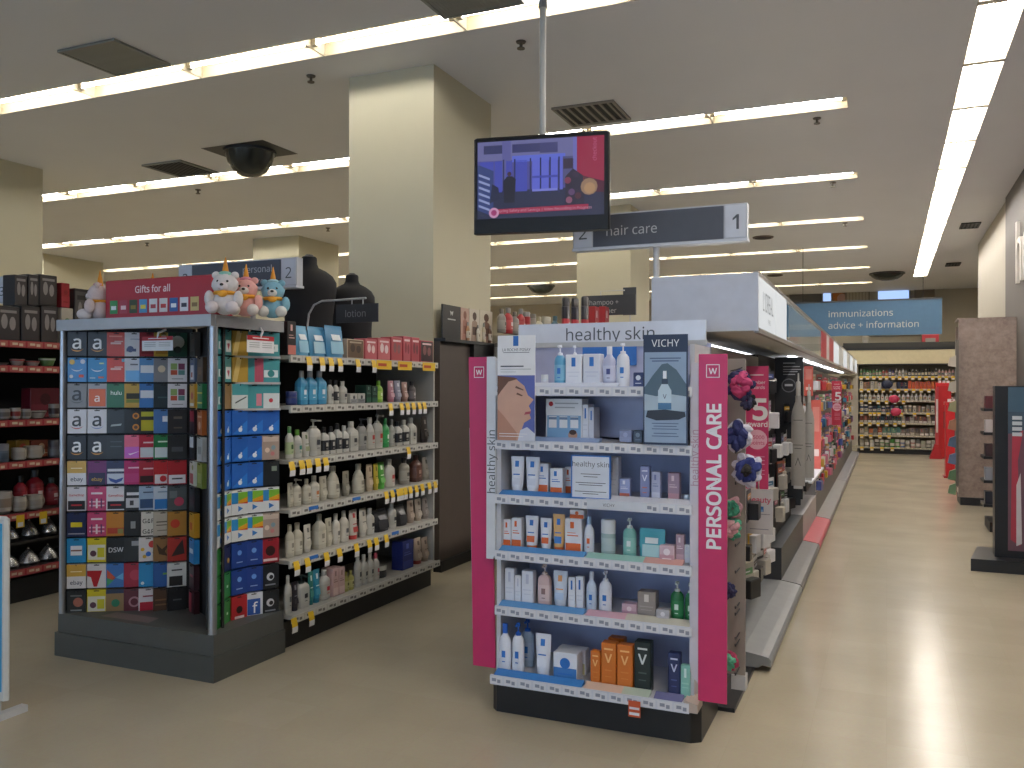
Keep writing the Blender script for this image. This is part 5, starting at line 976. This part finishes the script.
# shampoo sign
t=thing('shelf_sign','dark two-line shampoo sign hanging above hair care unit','sign',(0,0,0)); Ys=10.4
a=onY(583,316,Ys); c=onY(635.5,294,Ys)
b=MB().box(a.x,c.x,Ys,Ys+.02,a.z,c.z,M('34383f',.5)); b.build('board',t)
MB().text('shampoo +',a.x+.04,a.z+(c.z-a.z)*.66,.095,M('a4a6a8',.5),Ys-.001,align='LEFT').text('conditioner',a.x+.0,a.z+(c.z-a.z)*.24,.095,M('a4a6a8',.5),Ys-.001,align='LEFT').build('lettering',t)
q=[onY(u,v,Ys) for u,v in ((600,291),(600,291),(624,290))]; q[0].z=1.985; MB().tube([(p.x,Ys+.03,p.z) for p in q],.008,LTGREY,6).build('bracket',t)
a=onY(623,296,10.9); c=onY(636,287,10.9); t=thing('shelf_sign','dark sign half hidden behind the shampoo sign','sign',(0,0,0)); MB().box(a.x,c.x,10.9,10.92,a.z-.25,c.z,M('3a3e45',.5)).build('board',t); MB().tube([((a.x+c.x)/2,10.93,1.985),((a.x+c.x)/2,10.93,c.z)],.008,LTGREY,6).build('bracket',t)

# ================================================================== PERSONAL CARE / COSMETICS GONDOLA (right face visible)
PY0,PY1=4.06,20.4
pg=thing('cosmetics_gondola','long cosmetics shelf run with white lit canopy along the right aisle','shelf unit',(0,0,0))
MB().box(-1.82,-.64,PY0,PY1,0,.02,BLACK).build('kick_base',pg)
MB().box(-1.24,-1.20,PY0,PY1,.10,1.80,M('8a8680',.6)).build('spine_panel',pg)
MB().box(-1.82,-1.24,PY0,PY1,.02,.14,LTGREY).build('left_deck',pg)
for z in (.55,.95,1.35,1.70): MB().box(-1.75,-1.24,PY0+.02,PY1,z,z+.02,LTGREY).build('left_shelf',pg)
def decks(y0,y1,m1,xo=-.555):
    MB().prism([(-1.20,.02),(-.62,.02),(-.60,.035),(xo,.03),(xo,.062),(xo-.012,.078),(xo-.05,.086),(-.70,.10),(-1.20,.10)],y0,y1,m1).build('deck',pg)
for (y0,y1,h) in ((4.70,6.52,'85888a'),(6.54,8.3,'6a6b6d'),(8.32,9.9,'b8525e'),(9.92,14.0,'8a8a88'),(14.02,20.38,'84848a')): decks(y0,y1,M(h,.4))
for (y0,y1,h) in ((6.54,8.3,'3a3b3d'),(8.32,9.9,'a8a4a4'),(9.92,20.34,'5a5856')): MB().box(-1.19,-.70,y0,y1,.10,.33,M(h,.45)).build('raised_base',pg)
MB().box(-1.2,-.72,4.08,4.69,.02,.06,DKGREY).build('deck_gap',pg)
# back boards of the sections, each its own colour
secs=[(4.12,6.05,'8f8a84',-.80,1.70),(6.06,8.25,'1c1d20',-.80,1.72),(8.26,9.9,'c2c4c6',-.82,1.70),(9.91,12.2,'6a6560',-.82,1.68),(12.21,14.6,'5a5650',-.82,1.68),(14.61,17.4,'66625c',-.82,1.68),(17.41,20.38,'5a5650',-.82,1.68)]
for (y0,y1,h,x,z1) in secs: MB().box(-1.20,x,y0,y1,.27,z1,M(h,.5)).build('section_board',pg)
MB().box(-.95,-.58,PY1-.04,PY1,.22,1.75,M('c9c3b2',.5)).build('end_panel',pg)
# canopy
CX=-.60; wl_=M('bcc1cd',.3); lit=M('e9eef2',.3)
MB().box(-1.15,CX,4.52,4.54,1.785,2.08,wl_).build('canopy_end',pg)
MB().box(-1.15,CX,4.54,PY1,1.785,1.80,M('e4e2de',.5)).build('canopy_soffit',pg)
MB().box(-1.15,-1.13,4.54,PY1,1.80,2.08,wl_).build('canopy_rear',pg)
MB().box(-.625,CX,4.54,PY1,2.065,2.09,M('8f8a82',.4,.3)).build('canopy_top_rail',pg)
MB().box(-.62,CX+.004,4.54,PY1,1.775,1.80,M('a49f98',.4,.3)).build('canopy_bottom_rail',pg)
lp=M('f2f6fa',.3); 
def cpanel(y0,y1,mt,curve=0):
    if not curve: return MB().box(CX-.012,CX,y0,y1,1.80,2.066,mt).build('canopy_panel',pg)
    pts=[(y0,CX-.012),(y0,CX),(y1-.25,CX),(y1-.1,CX-.012),(y1,CX-.05),(y1,CX-.06)]
    return MB().prism([(p[1],p[0]) for p in pts],1.80,2.066,mt,'z').build('canopy_panel',pg)
litp=M('eef2f4',emit=.45)
o=cpanel(4.545,5.29,litp); MB().text("L'OREAL",0,0,.165,M('6a6e72',.5),0,sx=.82).text('PARIS',.05,-.10,.045,M('8a8e92',.5),0).build('canopy_lettering',pg,(CX+.002,4.92,1.955),R_(90))
cpanel(5.30,6.10,litp,1)
MB().box(CX-.010,CX-.004,6.12,9.2,1.80,2.066,mat_glass('b9c4c4',.35)).build('canopy_pane',pg)
pr_=M('b8323f',.4)
for (y0,y1,mt) in ((9.24,9.95,pr_),(9.96,10.45,M('d4c8ca',.4)),(10.46,11.3,pr_)): cpanel(y0,y1,mt)
yy=11.32
for i in range(7): cpanel(yy,yy+1.27,[litp,M('dfe4e6',.3)][i%2]); yy+=1.29
led=M('f4f8ff',emit=4.0)
for (y0,y1) in ((8.3,9.9),(10.2,12.0),(12.6,15.0),(15.4,18.2)): MB().box(-.84,-.78,y0,y1,1.775,1.785,led).build('canopy_light',pg)
MB().box(-1.13,-1.09,5.6,8.1,1.778,1.785,M('f4f8ff',emit=2.5)).build('canopy_light',pg)
# lit acrylic ledge
MB().box(-.80,-.62,8.3,9.85,.62,.64,M('e8eef2',.3)).build('lit_ledge',pg)
MB().box(-.815,-.80,8.3,9.85,.64,.95,M('e8f2f8',emit=1.3)).build('lit_backing',pg)
# wing panel with hooks beside the endcap
wg=thing('hook_panel','narrow beige hook panel of hair scrunchies beside the pink wing','display panel',(0,0,0))
MB().box(-.685,-.60,4.10,4.12,.165,1.63,M('8f8780',.6)).build('panel',wg)
MB().box(-.66,-.595,4.085,4.15,.10,.165,M('b9b9b9',.4)).build('panel_foot',wg)
MB().flat([(-.67,1.57),(-.64,1.575),(-.615,1.585),(-.612,1.592),(-.64,1.582),(-.668,1.576)],M('3a3634',.5),4.099).build('script_print',wg)
hk=MB().tube([(0,0,0),(0,-.12,.0),(0,-.125,.012)],.003,DKGREY,5).mesh('hook')
for z in (1.47,1.33,1.2,1.06,.92,.78,.66,.5,.47,.36,.33,.2): link('hook',hk,wg,(-.625,4.1,z))
def scr(label,u,v,r,cols,Y=4.0):
    p=onY(u,v,Y); t=thing('hair_scrunchie',label,'hair tie',(p.x,Y,p.z),0,'scrunchies on the hook panel')
    rnd=random.Random(int(u*7+v*3))
    for k,h in enumerate(cols):
        b=MB(); mt=M(h,.85)
        for i in range(9 if k==0 else 6):
            a=2*math.pi*i/(9 if k==0 else 6)+k*.4; rr=r*(.55 if k==0 else .38 if k==1 else .12); q=r*rnd.uniform(.30,.46)*(1 if k<2 else .6)
            X=Matrix.Translation((rr*math.cos(a)*.8,-.02*k-rnd.uniform(0,.02),rr*math.sin(a)))@Matrix.Rotation(rnd.uniform(0,3),4,'Y')@Matrix.Rotation(rnd.uniform(-.6,.6),4,'Z')
            b.ball((0,0,0),q,q*.5,q*.62,mt,8,6,X,.18)
        b.build(['ruffle','band','button'][k],t)
scr('navy and pink floral scrunchie at the top of the hook panel',741,385,.085,('2f2f58','a83a68'))
scr('black and navy scrunchie under the floral one',748,402,.05,('17181f','2a2c4a'))
scr('white and navy scrunchie in the middle of the hook panel',738,436,.09,('c9c9d4','2a3468'))
scr('white and blue scrunchie with dark button on the hook panel',748,470,.095,('c4c6d2','2f3c7a','2a2826'))
scr('pink and green scrunchie lower on the hook panel',733,508,.06,('b98f96','3f8f74'))
scr('mint and pink scrunchie below the pink and green one',731,528,.065,('4a9a7c','c49aa0'))
scr('small navy scrunchie low on the hook panel',730,590,.045,('2a2f58','3a3a5c'))
scr('pink and mint scrunchie at the foot of the hook panel',730,660,.055,('b8466a','5aa88a'),3.99)
# reward signs
def reward(label,ys,u0,u1,v0,v1,col):
 a=onY(u0,v1,ys); c=onY(u1,v0,ys); W_=c.x-a.x; H_=c.z-a.z; k=W_/.137
 t=thing('reward_sign',label,'sign',(a.x,ys,a.z))
 MB().box(0,W_,0,.006,0,H_,M(col,.4)).build('board',t)
 b=MB().text('5',W_*.66,H_*.66,.19*k,WHITE,-.0008,bold=.03).text('reward',W_*.5,H_*.535,.046*k,WHITE,-.0008,bold=.02).disc(W_*.54,H_*.41,W_*.42,M('e6b4c6',.4),-.0008,20).text('+5000',W_*.54,H_*.43,.034*k,M(col,.4),-.0012,bold=.01).text('points',W_*.54,H_*.385,.034*k,M(col,.4),-.0012,bold=.01).text('member',W_*.5,H_*.87,.03*k,WHITE,-.0008).text('rewards',W_*.5,H_*.83,.03*k,WHITE,-.0008).rect(W_*.25,W_*.8,H_*.925,H_*.932,WHITE,-.0008)
 for q in (.27,.24,.21,.16,.13): b.rect(W_*.3,W_*.85,H_*q,H_*(q+.007),M('e0a0b8',.4),-.0008)
 b.build('print',t)
 MB().box(-.028,0,.002,.006,H_*.45,H_*.55,LTGREY).build('mount',t)
reward('pink five dollar reward sign with white points circle beside scrunchies',5.2,744,768.5,366,490,'c63a6c')
reward('farther red five dollar reward sign halfway down the cosmetics run',12.0,831.5,841.5,381,425,'b8304a')
for (u0,u1,v0,v1,Y,l) in ((804,813,366,396,8.7,'upper coral panel standing out beside the lit ledge'),(811,821,400,470,9.6,'lower coral panel standing out beyond the lit ledge')):
    a=onY(u0,v1,Y); c=onY(u1,v0,Y); t=thing('coral_panel',l,'display panel',(a.x,Y,a.z)); W_=c.x-a.x; H_=c.z-a.z
    MB().box(0,W_,0,.012,0,H_,M('cf6258',.4)).build('board',t); MB().rect(W_*.15,W_*.85,H_*.55,H_*.9,M('d88a80',.4),-.0008).rect(W_*.2,W_*.8,H_*.2,H_*.3,M('e4c8c2',.4),-.0008).build('print',t); MB().box(-.03,0,.002,.01,H_*.4,H_*.6,LTGREY).build('mount',t)
ys=4.9; a=onY(744,533,ys); c=onY(773,490,ys); W_=c.x-a.x; H_=c.z-a.z
t=thing('beauty_sign','small white beauty sign with blue logo below the pink reward sign','sign',(a.x,ys,a.z))
MB().box(0,W_,0,.012,0,H_,M('c4c0c2',.4)).build('board',t)
MB().text('beauty',W_*.52,H_*.77,.045,M('c24a66',.5),-.0008,bold=.02).rect(W_*.36,W_*.68,H_*.5,H_*.62,M('2f6aa8',.4),-.0008).rect(W_*.38,W_*.66,H_*.5,H_*.55,M('7aa8d0',.4),-.0012).rect(W_*.3,W_*.9,H_*.44,H_*.45,TXT,-.0008).rect(W_*.2,W_*.85,H_*.1,H_*.12,M('8a8a94',.4),-.0008).build('print',t)
MB().box(-.06,0,.002,.010,H_*.4,H_*.6,LTGREY).build('mount',t)
# black display header board and tall grey bottle cut-outs
ys=6.95; a=onY(774.5,498,ys); c=onY(803,357,ys); W_=c.x-a.x; H_=c.z-a.z
t=thing('display_board','tall black cosmetics board with white lettering beside the reward sign','sign',(a.x,ys,a.z))
MB().cbox(0,W_,0,.02,0,H_,M('1e2024',.4),.004).build('board',t)
b=MB()
for q,w_ in ((.955,.5),(.93,.7),(.91,.75),(.895,.6),(.875,.5)): b.rect(W_*.3,W_*(.3+w_*.85),H_*q,H_*(q+.006),M('b4b6ba',.4),-.0008)
b.disc(W_*.5,H_*.80,W_*.26,M('6a6c70',.4),-.0008,16).disc(W_*.5,H_*.80,W_*.22,M('1e2024',.4),-.0012,16).rect(W_*.36,W_*.64,H_*.795,H_*.81,M('b4b6ba',.4),-.0016).build('print',t)
def cutout(label,u0,u1,v0,v1,Y,col):
    a=onY(u0,v1,Y); c=onY(u1,v0,Y); w_=c.x-a.x; h_=c.z-a.z
    t=thing('bottle_cutout',label,'display',(a.x,Y,a.z)); r=w_/2
    MB().lathe([(r*.98,0),(r,.02*h_),(r,.62*h_),(r*.8,.68*h_),(r*.42,.75*h_),(r*.42,.80*h_)],M(col,.3),16,1,.35,(r,.04,0)).build('body',t,smooth=True)
    MB().lathe([(r*.34,.80*h_),(r*.34,.92*h_),(r*.14,.93*h_),(r*.1,h_)],M('b4b2ae',.3),12,1,.6,(r,.04,0)).build('dropper',t,smooth=True)
    b=MB().rect(r*.35,r*1.65,.58*h_,.585*h_,DKGREY,.0).rect(r*.3,r*1.7,.36*h_,.365*h_,DKGREY,.0).rect(r*.5,r*1.5,.33*h_,.335*h_,DKGREY,.0).flat([(r*.6,.18*h_),(r*.68,.18*h_),(r,.24*h_),(r*1.32,.18*h_),(r*1.4,.18*h_),(r,.255*h_)],DKGREY,.0)
    o=b.build('print',t); o.location=(0,.04-r*.37,0)
    MB().box(r*.4,r*1.6,.02,.06,-.02,0,LTGREY).build('foot',t)
cutout('large grey bottle shaped display in front of the black board',790.5,805,373,486,6.62,'9a9894')
cutout('second grey bottle shaped display just behind the first',803,814,384,478,6.80,'a4a29e')
# carded packs and goods hung along the run
PAL=['b8323f','c8a02a','2f6a8a','d0d0d4','3a3a40','b05a3a','5a8a5a','8a4a7a','d8d4c8','c46a8a','4a5a9a','a8a49c','1f2024','d89a4a']
cn={'b8323f':'red','c8a02a':'yellow','2f6a8a':'blue','d0d0d4':'white','3a3a40':'charcoal','b05a3a':'rust','5a8a5a':'green','8a4a7a':'purple','d8d4c8':'cream','c46a8a':'pink','4a5a9a':'indigo','a8a49c':'grey','1f2024':'black','d89a4a':'orange'}
rnd=random.Random(11); ncol=0
cols_y=[4.78+.2*i for i in range(6)]+[6.2+.24*i for i in range(9)]+[10.0+.3*i for i in range(12)]+[13.7+.52*i for i in range(13)]
for ci,y in enumerate(cols_y):
    sec=[s_ for s_ in secs if s_[0]<=y<=s_[1]]
    if not sec: continue
    sec=sec[0]; dark = sec[2]=='1c1d20'
    for ri,z in enumerate((1.45,1.22,1.0,.78,.56,.36)):
        if dark and ri<(2 if y<6.9 else 1): continue
        if y<5.4 and ri<3: continue
        if ri==5 and 6<y<10: continue
        bc=rnd.choice(['1f2024','3a3a40','d0d0d4','a8a49c','b05a3a'] if dark else (['a8a49c','d0d0d4','d8d4c8','3a3a40','c8a02a'] if y<6 else PAL)); fc=rnd.choice(['d0d0d4','a8a49c','1f2024'] if (dark or y<6) else PAL); pc=rnd.choice(PAL)
        w_=rnd.choice((.12,.15,.17)); h_=rnd.choice((.15,.17,.19)); dp=rnd.choice((.025,.04,.055))
        t=prod('hangpack','%s carded pack with %s blister, row %s, column %s along cosmetics run'%(cn[bc],cn[fc],['one','two','three','four','five','six'][ri],ordw(ci)),'packs hanging along the cosmetics run',(sec[3]+.10+rnd.uniform(-.02,.03),y+rnd.uniform(-.02,.02),z),R_(90)+rnd.uniform(-.35,.1),w_,h_,dp,(bc,fc,pc,'d8d8dc'),0)
# small goods on the near low trays and lit ledge
for i,(y,h) in enumerate(((8.45,.16),(8.7,.2),(8.95,.14),(9.2,.18),(9.5,.15))):
    prod('pump' if i%2 else 'bottle','%s skin bottle, %s along the lit white ledge'%(['pale blue','white'][i%2],ordw(i)),'bottles on the lit ledge',(-.70,y,.642),R_(90),.07,h,.05,(['7aa8cc','d8dce2'][i%2],'d8dce2','c8d4e0','4a7ab0'),0)

# ================================================================== PHARMACY BACK WALL
BY=21.2; BX0,BW=-.62,2.1
PSH=[(1.745,0),(1.46,0),(1.20,0),(.93,0),(.70,0),(.42,0),(.15,0)]
bg_,bsh=gondola('pharmacy_wall_unit','cream backed pharmacy shelf wall at the far end of the aisle','shelf unit',(BX0,BY,0),0,BW,.45,2.0,PSH,.10,M('a49f90',.5),M('c4bfae',.45),M('8a826c',.6),M('cfc9b4',.5),24,lab2=M('8a8672',.5))
MB().box(-.3,BW+.2,-.06,.45,2.02,2.33,M('c9bf9c',.5)).build('header_fascia',bg_)
MB().box(-.3,BW+.2,-.07,.45,2.33,2.39,BLACK).build('top_trim',bg_)
MB().box(-.3,BW+.2,-.07,.45,2.00,2.02,DKGREY).build('fascia_trim',bg_)
yt2=MB().box(-.035,.035,0,.001,-.08,0,YEL).rect(-.028,.028,-.075,-.045,PAPER,-.0006).mesh('sale_tag')
rnd=random.Random(5)
PC=[('5a8a5a',)*7+('b04a40',)*2+('4a4a7a',)*2+('c8c4c0',)*3+('8a8684',)+('2e2a2a',)*9+('c49a94',)*6,
 ('b8b4ac','8a6a5a','6a5a50','b0aaa0','9a9488')*2+('26283a',)*3+('b0502e',)*9+('b8a87a',)*4,
 ('c4c4c2',)*9+('c0c0c4',)*8+('8a8480','7a7a80','9a5a4a','a04a3a','8a4a40','6a6a70'),
 ('3a4a72','2f3a5a','5a5a78','3a3f50','2a5060')*2+('9a9490','8a8680','a8a49a','8f7f70')*3,
 ('7a4a3a','8a5a48','5a3a30')+('22303a','2a3a48','1f3a44')*2+('3a5a4a','8a8a88')+('6a4a4a','9a968c','5a4a42','7a5a50')*3,
 ('b0aca0','8a8a7a','b0683a','6a6a68','9a4a34')+('5a8a7a','4a7a70')*2+('7a746c','6a5f54','8a8078','5a5048')*3,
 ('9a9486','7a7468','c0bcae','26261f')+('3f7a3a','4a8a44')*2+('3a6ab0',)+('b8b0a4','9a5a54','6a6a66','a8b0a0','5a5a56')*2]
kinds=['bottle','box','bottle','can','box','box','jar']; hts=[.16,.17,.16,.16,.15,.17,.18]
dsc={'bottle':'bottle','box':'box','can':'can','jar':'tub'}
for k,row in enumerate(PC):
    n=len(row); step=(BW-.1)/n
    for i,h in enumerate(row):
        x=BX0+.05+step*(i+.5); kd=kinds[k]; hh=hts[k]*rnd.uniform(.82,1.08)
        c=h; lab=rnd.choice(('d0ccc4','b8b4a8','8a867c'))
        prod(kd,'%s %s, %s from left on %s shelf of far pharmacy wall'%(cname(c),dsc[kd],ordw(i),ORD[k]),'goods on the pharmacy wall',(x,BY+.03,PSH[k][0]+.002),0,round(step*.88,3),round(hh,2),.06,(c,rnd.choice((c,'d0ccc4')),lab if k!=1 else c,rnd.choice(('b04a3a','3a4a6a','c8a84a'))),0)
    for i in range(n):
        if (k in (0,1) and i%2==0) or (k in (2,3,4) and i<n*.45 and i%2==0) or (k==3 and i%3==0) or (k>=5 and i<n*.35 and i%2==0): link('sale_tag',yt2,bsh[k],(.05+step*(i+.5),-.0145,PSH[k][0]-.003))
for (u,v,l) in ((894,399,'upper pink round hanging sign in front of the pharmacy shelves'),(896,412,'lower pink round hanging sign in front of the pharmacy shelves')):
    p=onY(u,v,20.9); t=thing('round_sign',l,'sign',(p.x,20.9,p.z)); MB().ball((0,0,0),.11,.03,.09,M('c23a5c',.5),14,8).build('disc',t,smooth=True); MB().tube([(0,.03,0),(0,.30,.02)],.006,DKGREY,5).build('arm',t)
p=onY(887,387,21.0); t=thing('pharmacy_sign','dark blue round sign on the second pharmacy shelf','sign',(p.x,21.13,1.462)); MB().ball((0,0,.1),.12,.03,.1,M('20263f',.5),14,8).build('disc',t,smooth=True); MB().box(-.06,.06,-.02,.03,0,.015,DKGREY).build('foot',t)
# side wall frame of the unit
struct(MB().box(1.50,1.72,21.0,21.7,0,2.6,wc).build('trim_1'))
# upper level behind: glazed offices and posters above the pharmacy
zt0=2.4
def bpane(name,label,u0,u1,v0,v1,mt,cat='window',fr=M('6a6458',.5),inner=None):
    a=onY(u0,v1,25.5); c=onY(u1,v0,25.5); t=thing(name,label,cat,(a.x,25.5,a.z)); w_=c.x-a.x; h_=c.z-a.z
    MB().box(0,w_,.03,.08,0,h_,mt).build('pane',t)
    MB().box(-.015,w_+.015,.0,.09,h_,h_+.05,fr).build('frame_top',t); MB().box(-.015,w_+.015,.0,.09,-.05,0,fr).build('frame_bottom',t); MB().box(-.015,0,.0,.09,0,h_,fr).build('frame_side',t); MB().box(w_,w_+.015,.0,.09,0,h_,fr).build('frame_side',t)
    return t,w_,h_
sky=M('a4c2f8',emit=.75)
bpane('far_window','narrow bright blue window above the blue sign, left one','x' and 823,831,288,303,sky)
bpane('far_window','wide bright blue window above the blue sign, right one',878,909,285,302,sky)
t,w_,h_=bpane('far_poster','orange and brown picture between the far blue windows',832.5,845,288,303,M('8a6a4c',.6),'picture'); b=MB().disc(w_*.35,h_*.55,.16,M('b5723c',.6),.028,12).disc(w_*.75,h_*.3,.13,M('c09a8a',.6),.027,12); b.build('print',t)
t,w_,h_=bpane('far_blind','pale vertical blind between the far blue windows',846.5,869,287,303,M('9a927e',.6),'blind')
for i in range(7): MB().box(w_*(i+.1)/7,w_*(i+.75)/7,.01,.03,0,h_,M('b4ab94',.6)).build('slat',t)
bpane('far_window','dim grey window left of the narrow blue one',790,821,289,303,M('5a564e',.4))
bpane('far_board','brown wall panel right of the wide blue window',915,934,284,300,M('7a6e5e',.6),'panel')
bpane('far_counter_window','pale pharmacy counter opening below the blue sign',868,921,336,352,M('a49c8a',.5))
# red box and small devices on top of the wall unit
def topbox(u0,u1,v0,v1,col,name,label,cat,Y=21.3):
    a=onY(u0,v1,Y); c=onY(u1,v0,Y); z0=2.391
    t=thing(name,label,cat,((a.x+c.x)/2,Y,z0)); w_=(c.x-a.x); h_=max(.05,c.z-z0)
    MB().cbox(-w_/2,w_/2,0,.2,0,h_,M(col,.4),.01).build('body',t); MB().rect(-w_*.3,w_*.3,h_*.3,h_*.7,M('8a8680',.5),-.001).build('front_print',t)
topbox(922,939,334,347,'a01f2c','red_box','red box on the pharmacy wall top under the blue sign','box')
topbox(846,854,344,351,'b4b0a4','small_monitor','small beige device on the pharmacy wall top at left','device'); topbox(842,846,346,351,'2a2a2a','small_speaker','small black device at far left of pharmacy wall top','device')
topbox(862,869,336,349,'7a766c','dispenser','grey dispenser on the pharmacy wall top','device')
MB().box(-.3,2.3,.0,.05,2.39,2.5,M('2c2c28',.5)).build('upper_trim',bg_)
# blue sign
SYb=17.0; a=onY(786,336,SYb); c=onY(942,299,SYb); t=thing('pharmacy_banner','blue hanging immunizations advice and information sign','sign',(0,0,0))
z0=onY(942,334,SYb).z; z1=onY(942,299,SYb).z
MB().box(a.x,c.x,SYb,SYb+.05,z0,z1,M('456a8b',.5)).build('board',t); MB().box(a.x-.01,c.x+.01,SYb-.01,SYb+.06,z1,z1+.03,M('3a4048',.5)).build('top_trim',t)
xl=onY(828,315,SYb).x; lt=M('b9bcb8',.5)
MB().text('immunizations',xl,onY(828,314,SYb).z,.185,lt,SYb-.002,align='LEFT').text('advice + information',xl,onY(828,325.5,SYb).z,.185,lt,SYb-.002,align='LEFT').build('lettering',t)
for x in (a.x+.3,c.x-.3): MB().tube([(x,SYb+.025,z1+.03),(x,SYb+.025,CEIL)],.006,DKGREY,5).build('hanger',t)
# ================================================================== RIGHT SIDE
gr=mat_granite()
t=thing('wall_shelf_run','speckled brown end panel of the tall wall shelf run on the right','shelf unit',(0,0,0))
MB().box(.84,1.485,12.40,12.44,.10,2.36,gr).build('end_panel',t); MB().box(.86,1.485,12.38,12.95,0,.10,BLACK).build('kick_base',t)
MB().box(1.40,1.485,12.44,12.95,.10,2.30,M('8a8070',.6)).build('back_panel',t); MB().box(.84,1.485,12.91,12.95,.10,2.3,gr).build('end_panel',t)
MB().box(.83,1.485,12.39,12.95,2.36,2.38,gr).build('top_cap',t)
wz=(.14,.5,.85,1.2,1.55,1.9)
for z in wz: 
    s_=MB().box(.87,1.40,12.45,12.90,z,z+.025,M('b4b0a8',.5)).build('shelf',t); MB().box(.855,.87,12.45,12.90,z-.02,z+.03,M('bdb9b0',.45)).build('price_rail',s_)
rnd=random.Random(3)
for k,z in enumerate(wz):
    for i in range(2):
        y=12.58+i*.21
        h=rnd.choice(PAL); prod(['box','bottle','box'][k%3],'%s item, %s along %s shelf of right wall run'%(cn[h],ordw(i),ORD[k]),'goods on the right wall shelf run',(.93,y,z+.027),R_(-90),.17,.24,.1,(h,'d0d0d0',rnd.choice(PAL),rnd.choice(PAL)),0)
# clip trays sticking out at the near corner
t=thing('clip_strip_rack','column of small tilted leaflet trays at the corner of speckled panel','rack',(0,0,0))
MB().box(.80,.835,12.30,12.40,.25,2.1,M('6a655f',.5)).build('strip',t)
for i,(v,h) in enumerate(((365,'c0b8ac'),(390,'b0a89c'),(410,'8a8a6a'),(428,'9a7058'),(445,'4a607a'),(462,'5a6a8a'),(478,'5a7a5a'),(492,'6a8a6a'))):
    p=onY(953,v,12.3); o=MB().raw([(-.09,-.06,-.01),(.0,-.06,-.03),(.0,.02,-.03),(-.09,.02,-.01),(-.07,-.06,.09),(.0,-.06,.12),(.0,.02,.12),(-.07,.02,.09)],[(0,1,2,3),(7,6,5,4),(0,4,5,1),(1,5,6,2),(2,6,7,3),(3,7,4,0)],M(h,.5)).build('leaflet_tray',t,(.80,12.28,p.z))
# red floor displays
def reddisp(label,u0,u1,v0,Y,d):
    a=onY(u0,430,Y); c=onY(u1,430,Y); h=onY(u0,v0,Y).z; w_=c.x-a.x
    t=thing('red_display',label,'display stand',(a.x,Y,0)); RM=M('c41f28',.45)
    MB().prism([(0,0),(w_,0),(w_*1.02,h*.96),(-w_*.02,h*.96)],0,d,RM).build('body',t); MB().box(-.02,w_+.02,-.01,d+.01,h*.96,h,M('d02a32',.4)).build('rim',t)
    MB().rect(w_*.46,w_*.58,h*.4,h*.62,M('8a3a3c',.5),-.004).build('print',t); MB().box(-.03,w_+.03,-.03,d,0,.03,M('a01a22',.5)).build('foot',t)
    for i in range(3): MB().box(w_*(.1+.3*i),w_*(.3+.3*i),.04,.1,h,h+.05,WHITE).build('leaflet',t)
reddisp('nearer tall red floor display beside the speckled panel',946,964,402,15.98,.3)
reddisp('farther red floor display in front of pharmacy shelves',937,951,383,20.3,.3)
p=onZ(936,459,0); t=thing('red_floor_stand','small red sloped stand on floor before pharmacy shelves','stand',(p.x,20.1,0)); MB().prism([(-.12,0),(.12,0),(.06,.3),(-.02,.3)],0,.25,M('b01f2a',.5)).build('body',t); MB().box(-.01,.05,.05,.2,.3,1.5,M('b8424a',.5)).build('upright',t); MB().rect(-.02,.02,-.35,.35,M('d6c8c8',.5),0).build('print',t,(.02,.048,.9))
# standee near the right edge
SYs=8.15; t=thing('ad_standee','black advertising standee on a wide base at right edge','display stand',(0,0,0))
a0=onZ(969,567,0); MB().prism([(a0.x,7.98),(1.45,7.98),(1.45,8.62),(a0.x+.10,8.62)],0,.10,M('17181a',.35),'z').build('base',t)
xa=onY(995,400,SYs).x; zt_=onY(995,386,SYs).z
MB().box(xa,1.42,SYs,SYs+.16,.10,zt_,M('131417',.35)).build('frame',t)
xb=onY(1008,400,SYs).x
MB().box(xb,1.38,SYs-.004,SYs,.16,zt_-.01,M('4a5a6a',.25)).build('poster',t)
b=MB(); y=SYs-.0046; w_=1.38-xb
b.rect(xb,1.38,.16,1.12,M('6a4a58',.3),y).rect(xb,1.38,1.3,zt_-.01,M('3f5a70',.3),y)
b.flat([(xb+.02,.25),(xb+.09,.2),(xb+.07,.9),(xb+.11,1.15),(xb+.03,1.1)],M('a8384a',.3),y-.0004).flat([(xb+.06,.2),(xb+.10,.22),(xb+.09,.8),(xb+.06,.7)],M('c9c4c8',.3),y-.0008)
for i in range(4): b.rect(xb+.03,xb+.10,1.10+.045*i,1.13+.045*i,M('c4ccd4',.3),y-.0008)
b.build('poster_print',t)
# black sunglasses style rack behind the standee
t=thing('black_trays_rack','black rack of small trays between standee and speckled panel','rack',(0,0,0))
MB().box(1.12,1.2,10.4,10.48,.10,1.42,BLACK).build('pole',t); MB().box(.98,1.4,10.2,10.7,0,.10,BLACK).build('base',t)
for i,z in enumerate((.25,.5,.75,1.0,1.25)):
    s_=MB().box(.93,1.12,10.25,10.6,z,z+.03,M('1b1c1f',.4)).build('tray',t)
    for j in range(2): MB().box(.945+.085*j,1.015+.085*j,10.27,10.4,z+.031,z+.16,M(['2a2c38','8a8f9c','3a2a2e','c0b8b8','5a2a30'][(i+j)%5],.35)).build('pack',s_)
# letters on the right wall
LTm=M('cfcac2',.5); zc=onX(1016,252,1.45).z; p=onX(1014.5,250,1.45)
t=thing('wall_letters','large white raised letters high on the right wall','letters',(1.485,p.y,zc),R_(-90))
MB().text('he',0,0,1.15,LTm,0,align='LEFT',depth=.03).build('lettering',t)
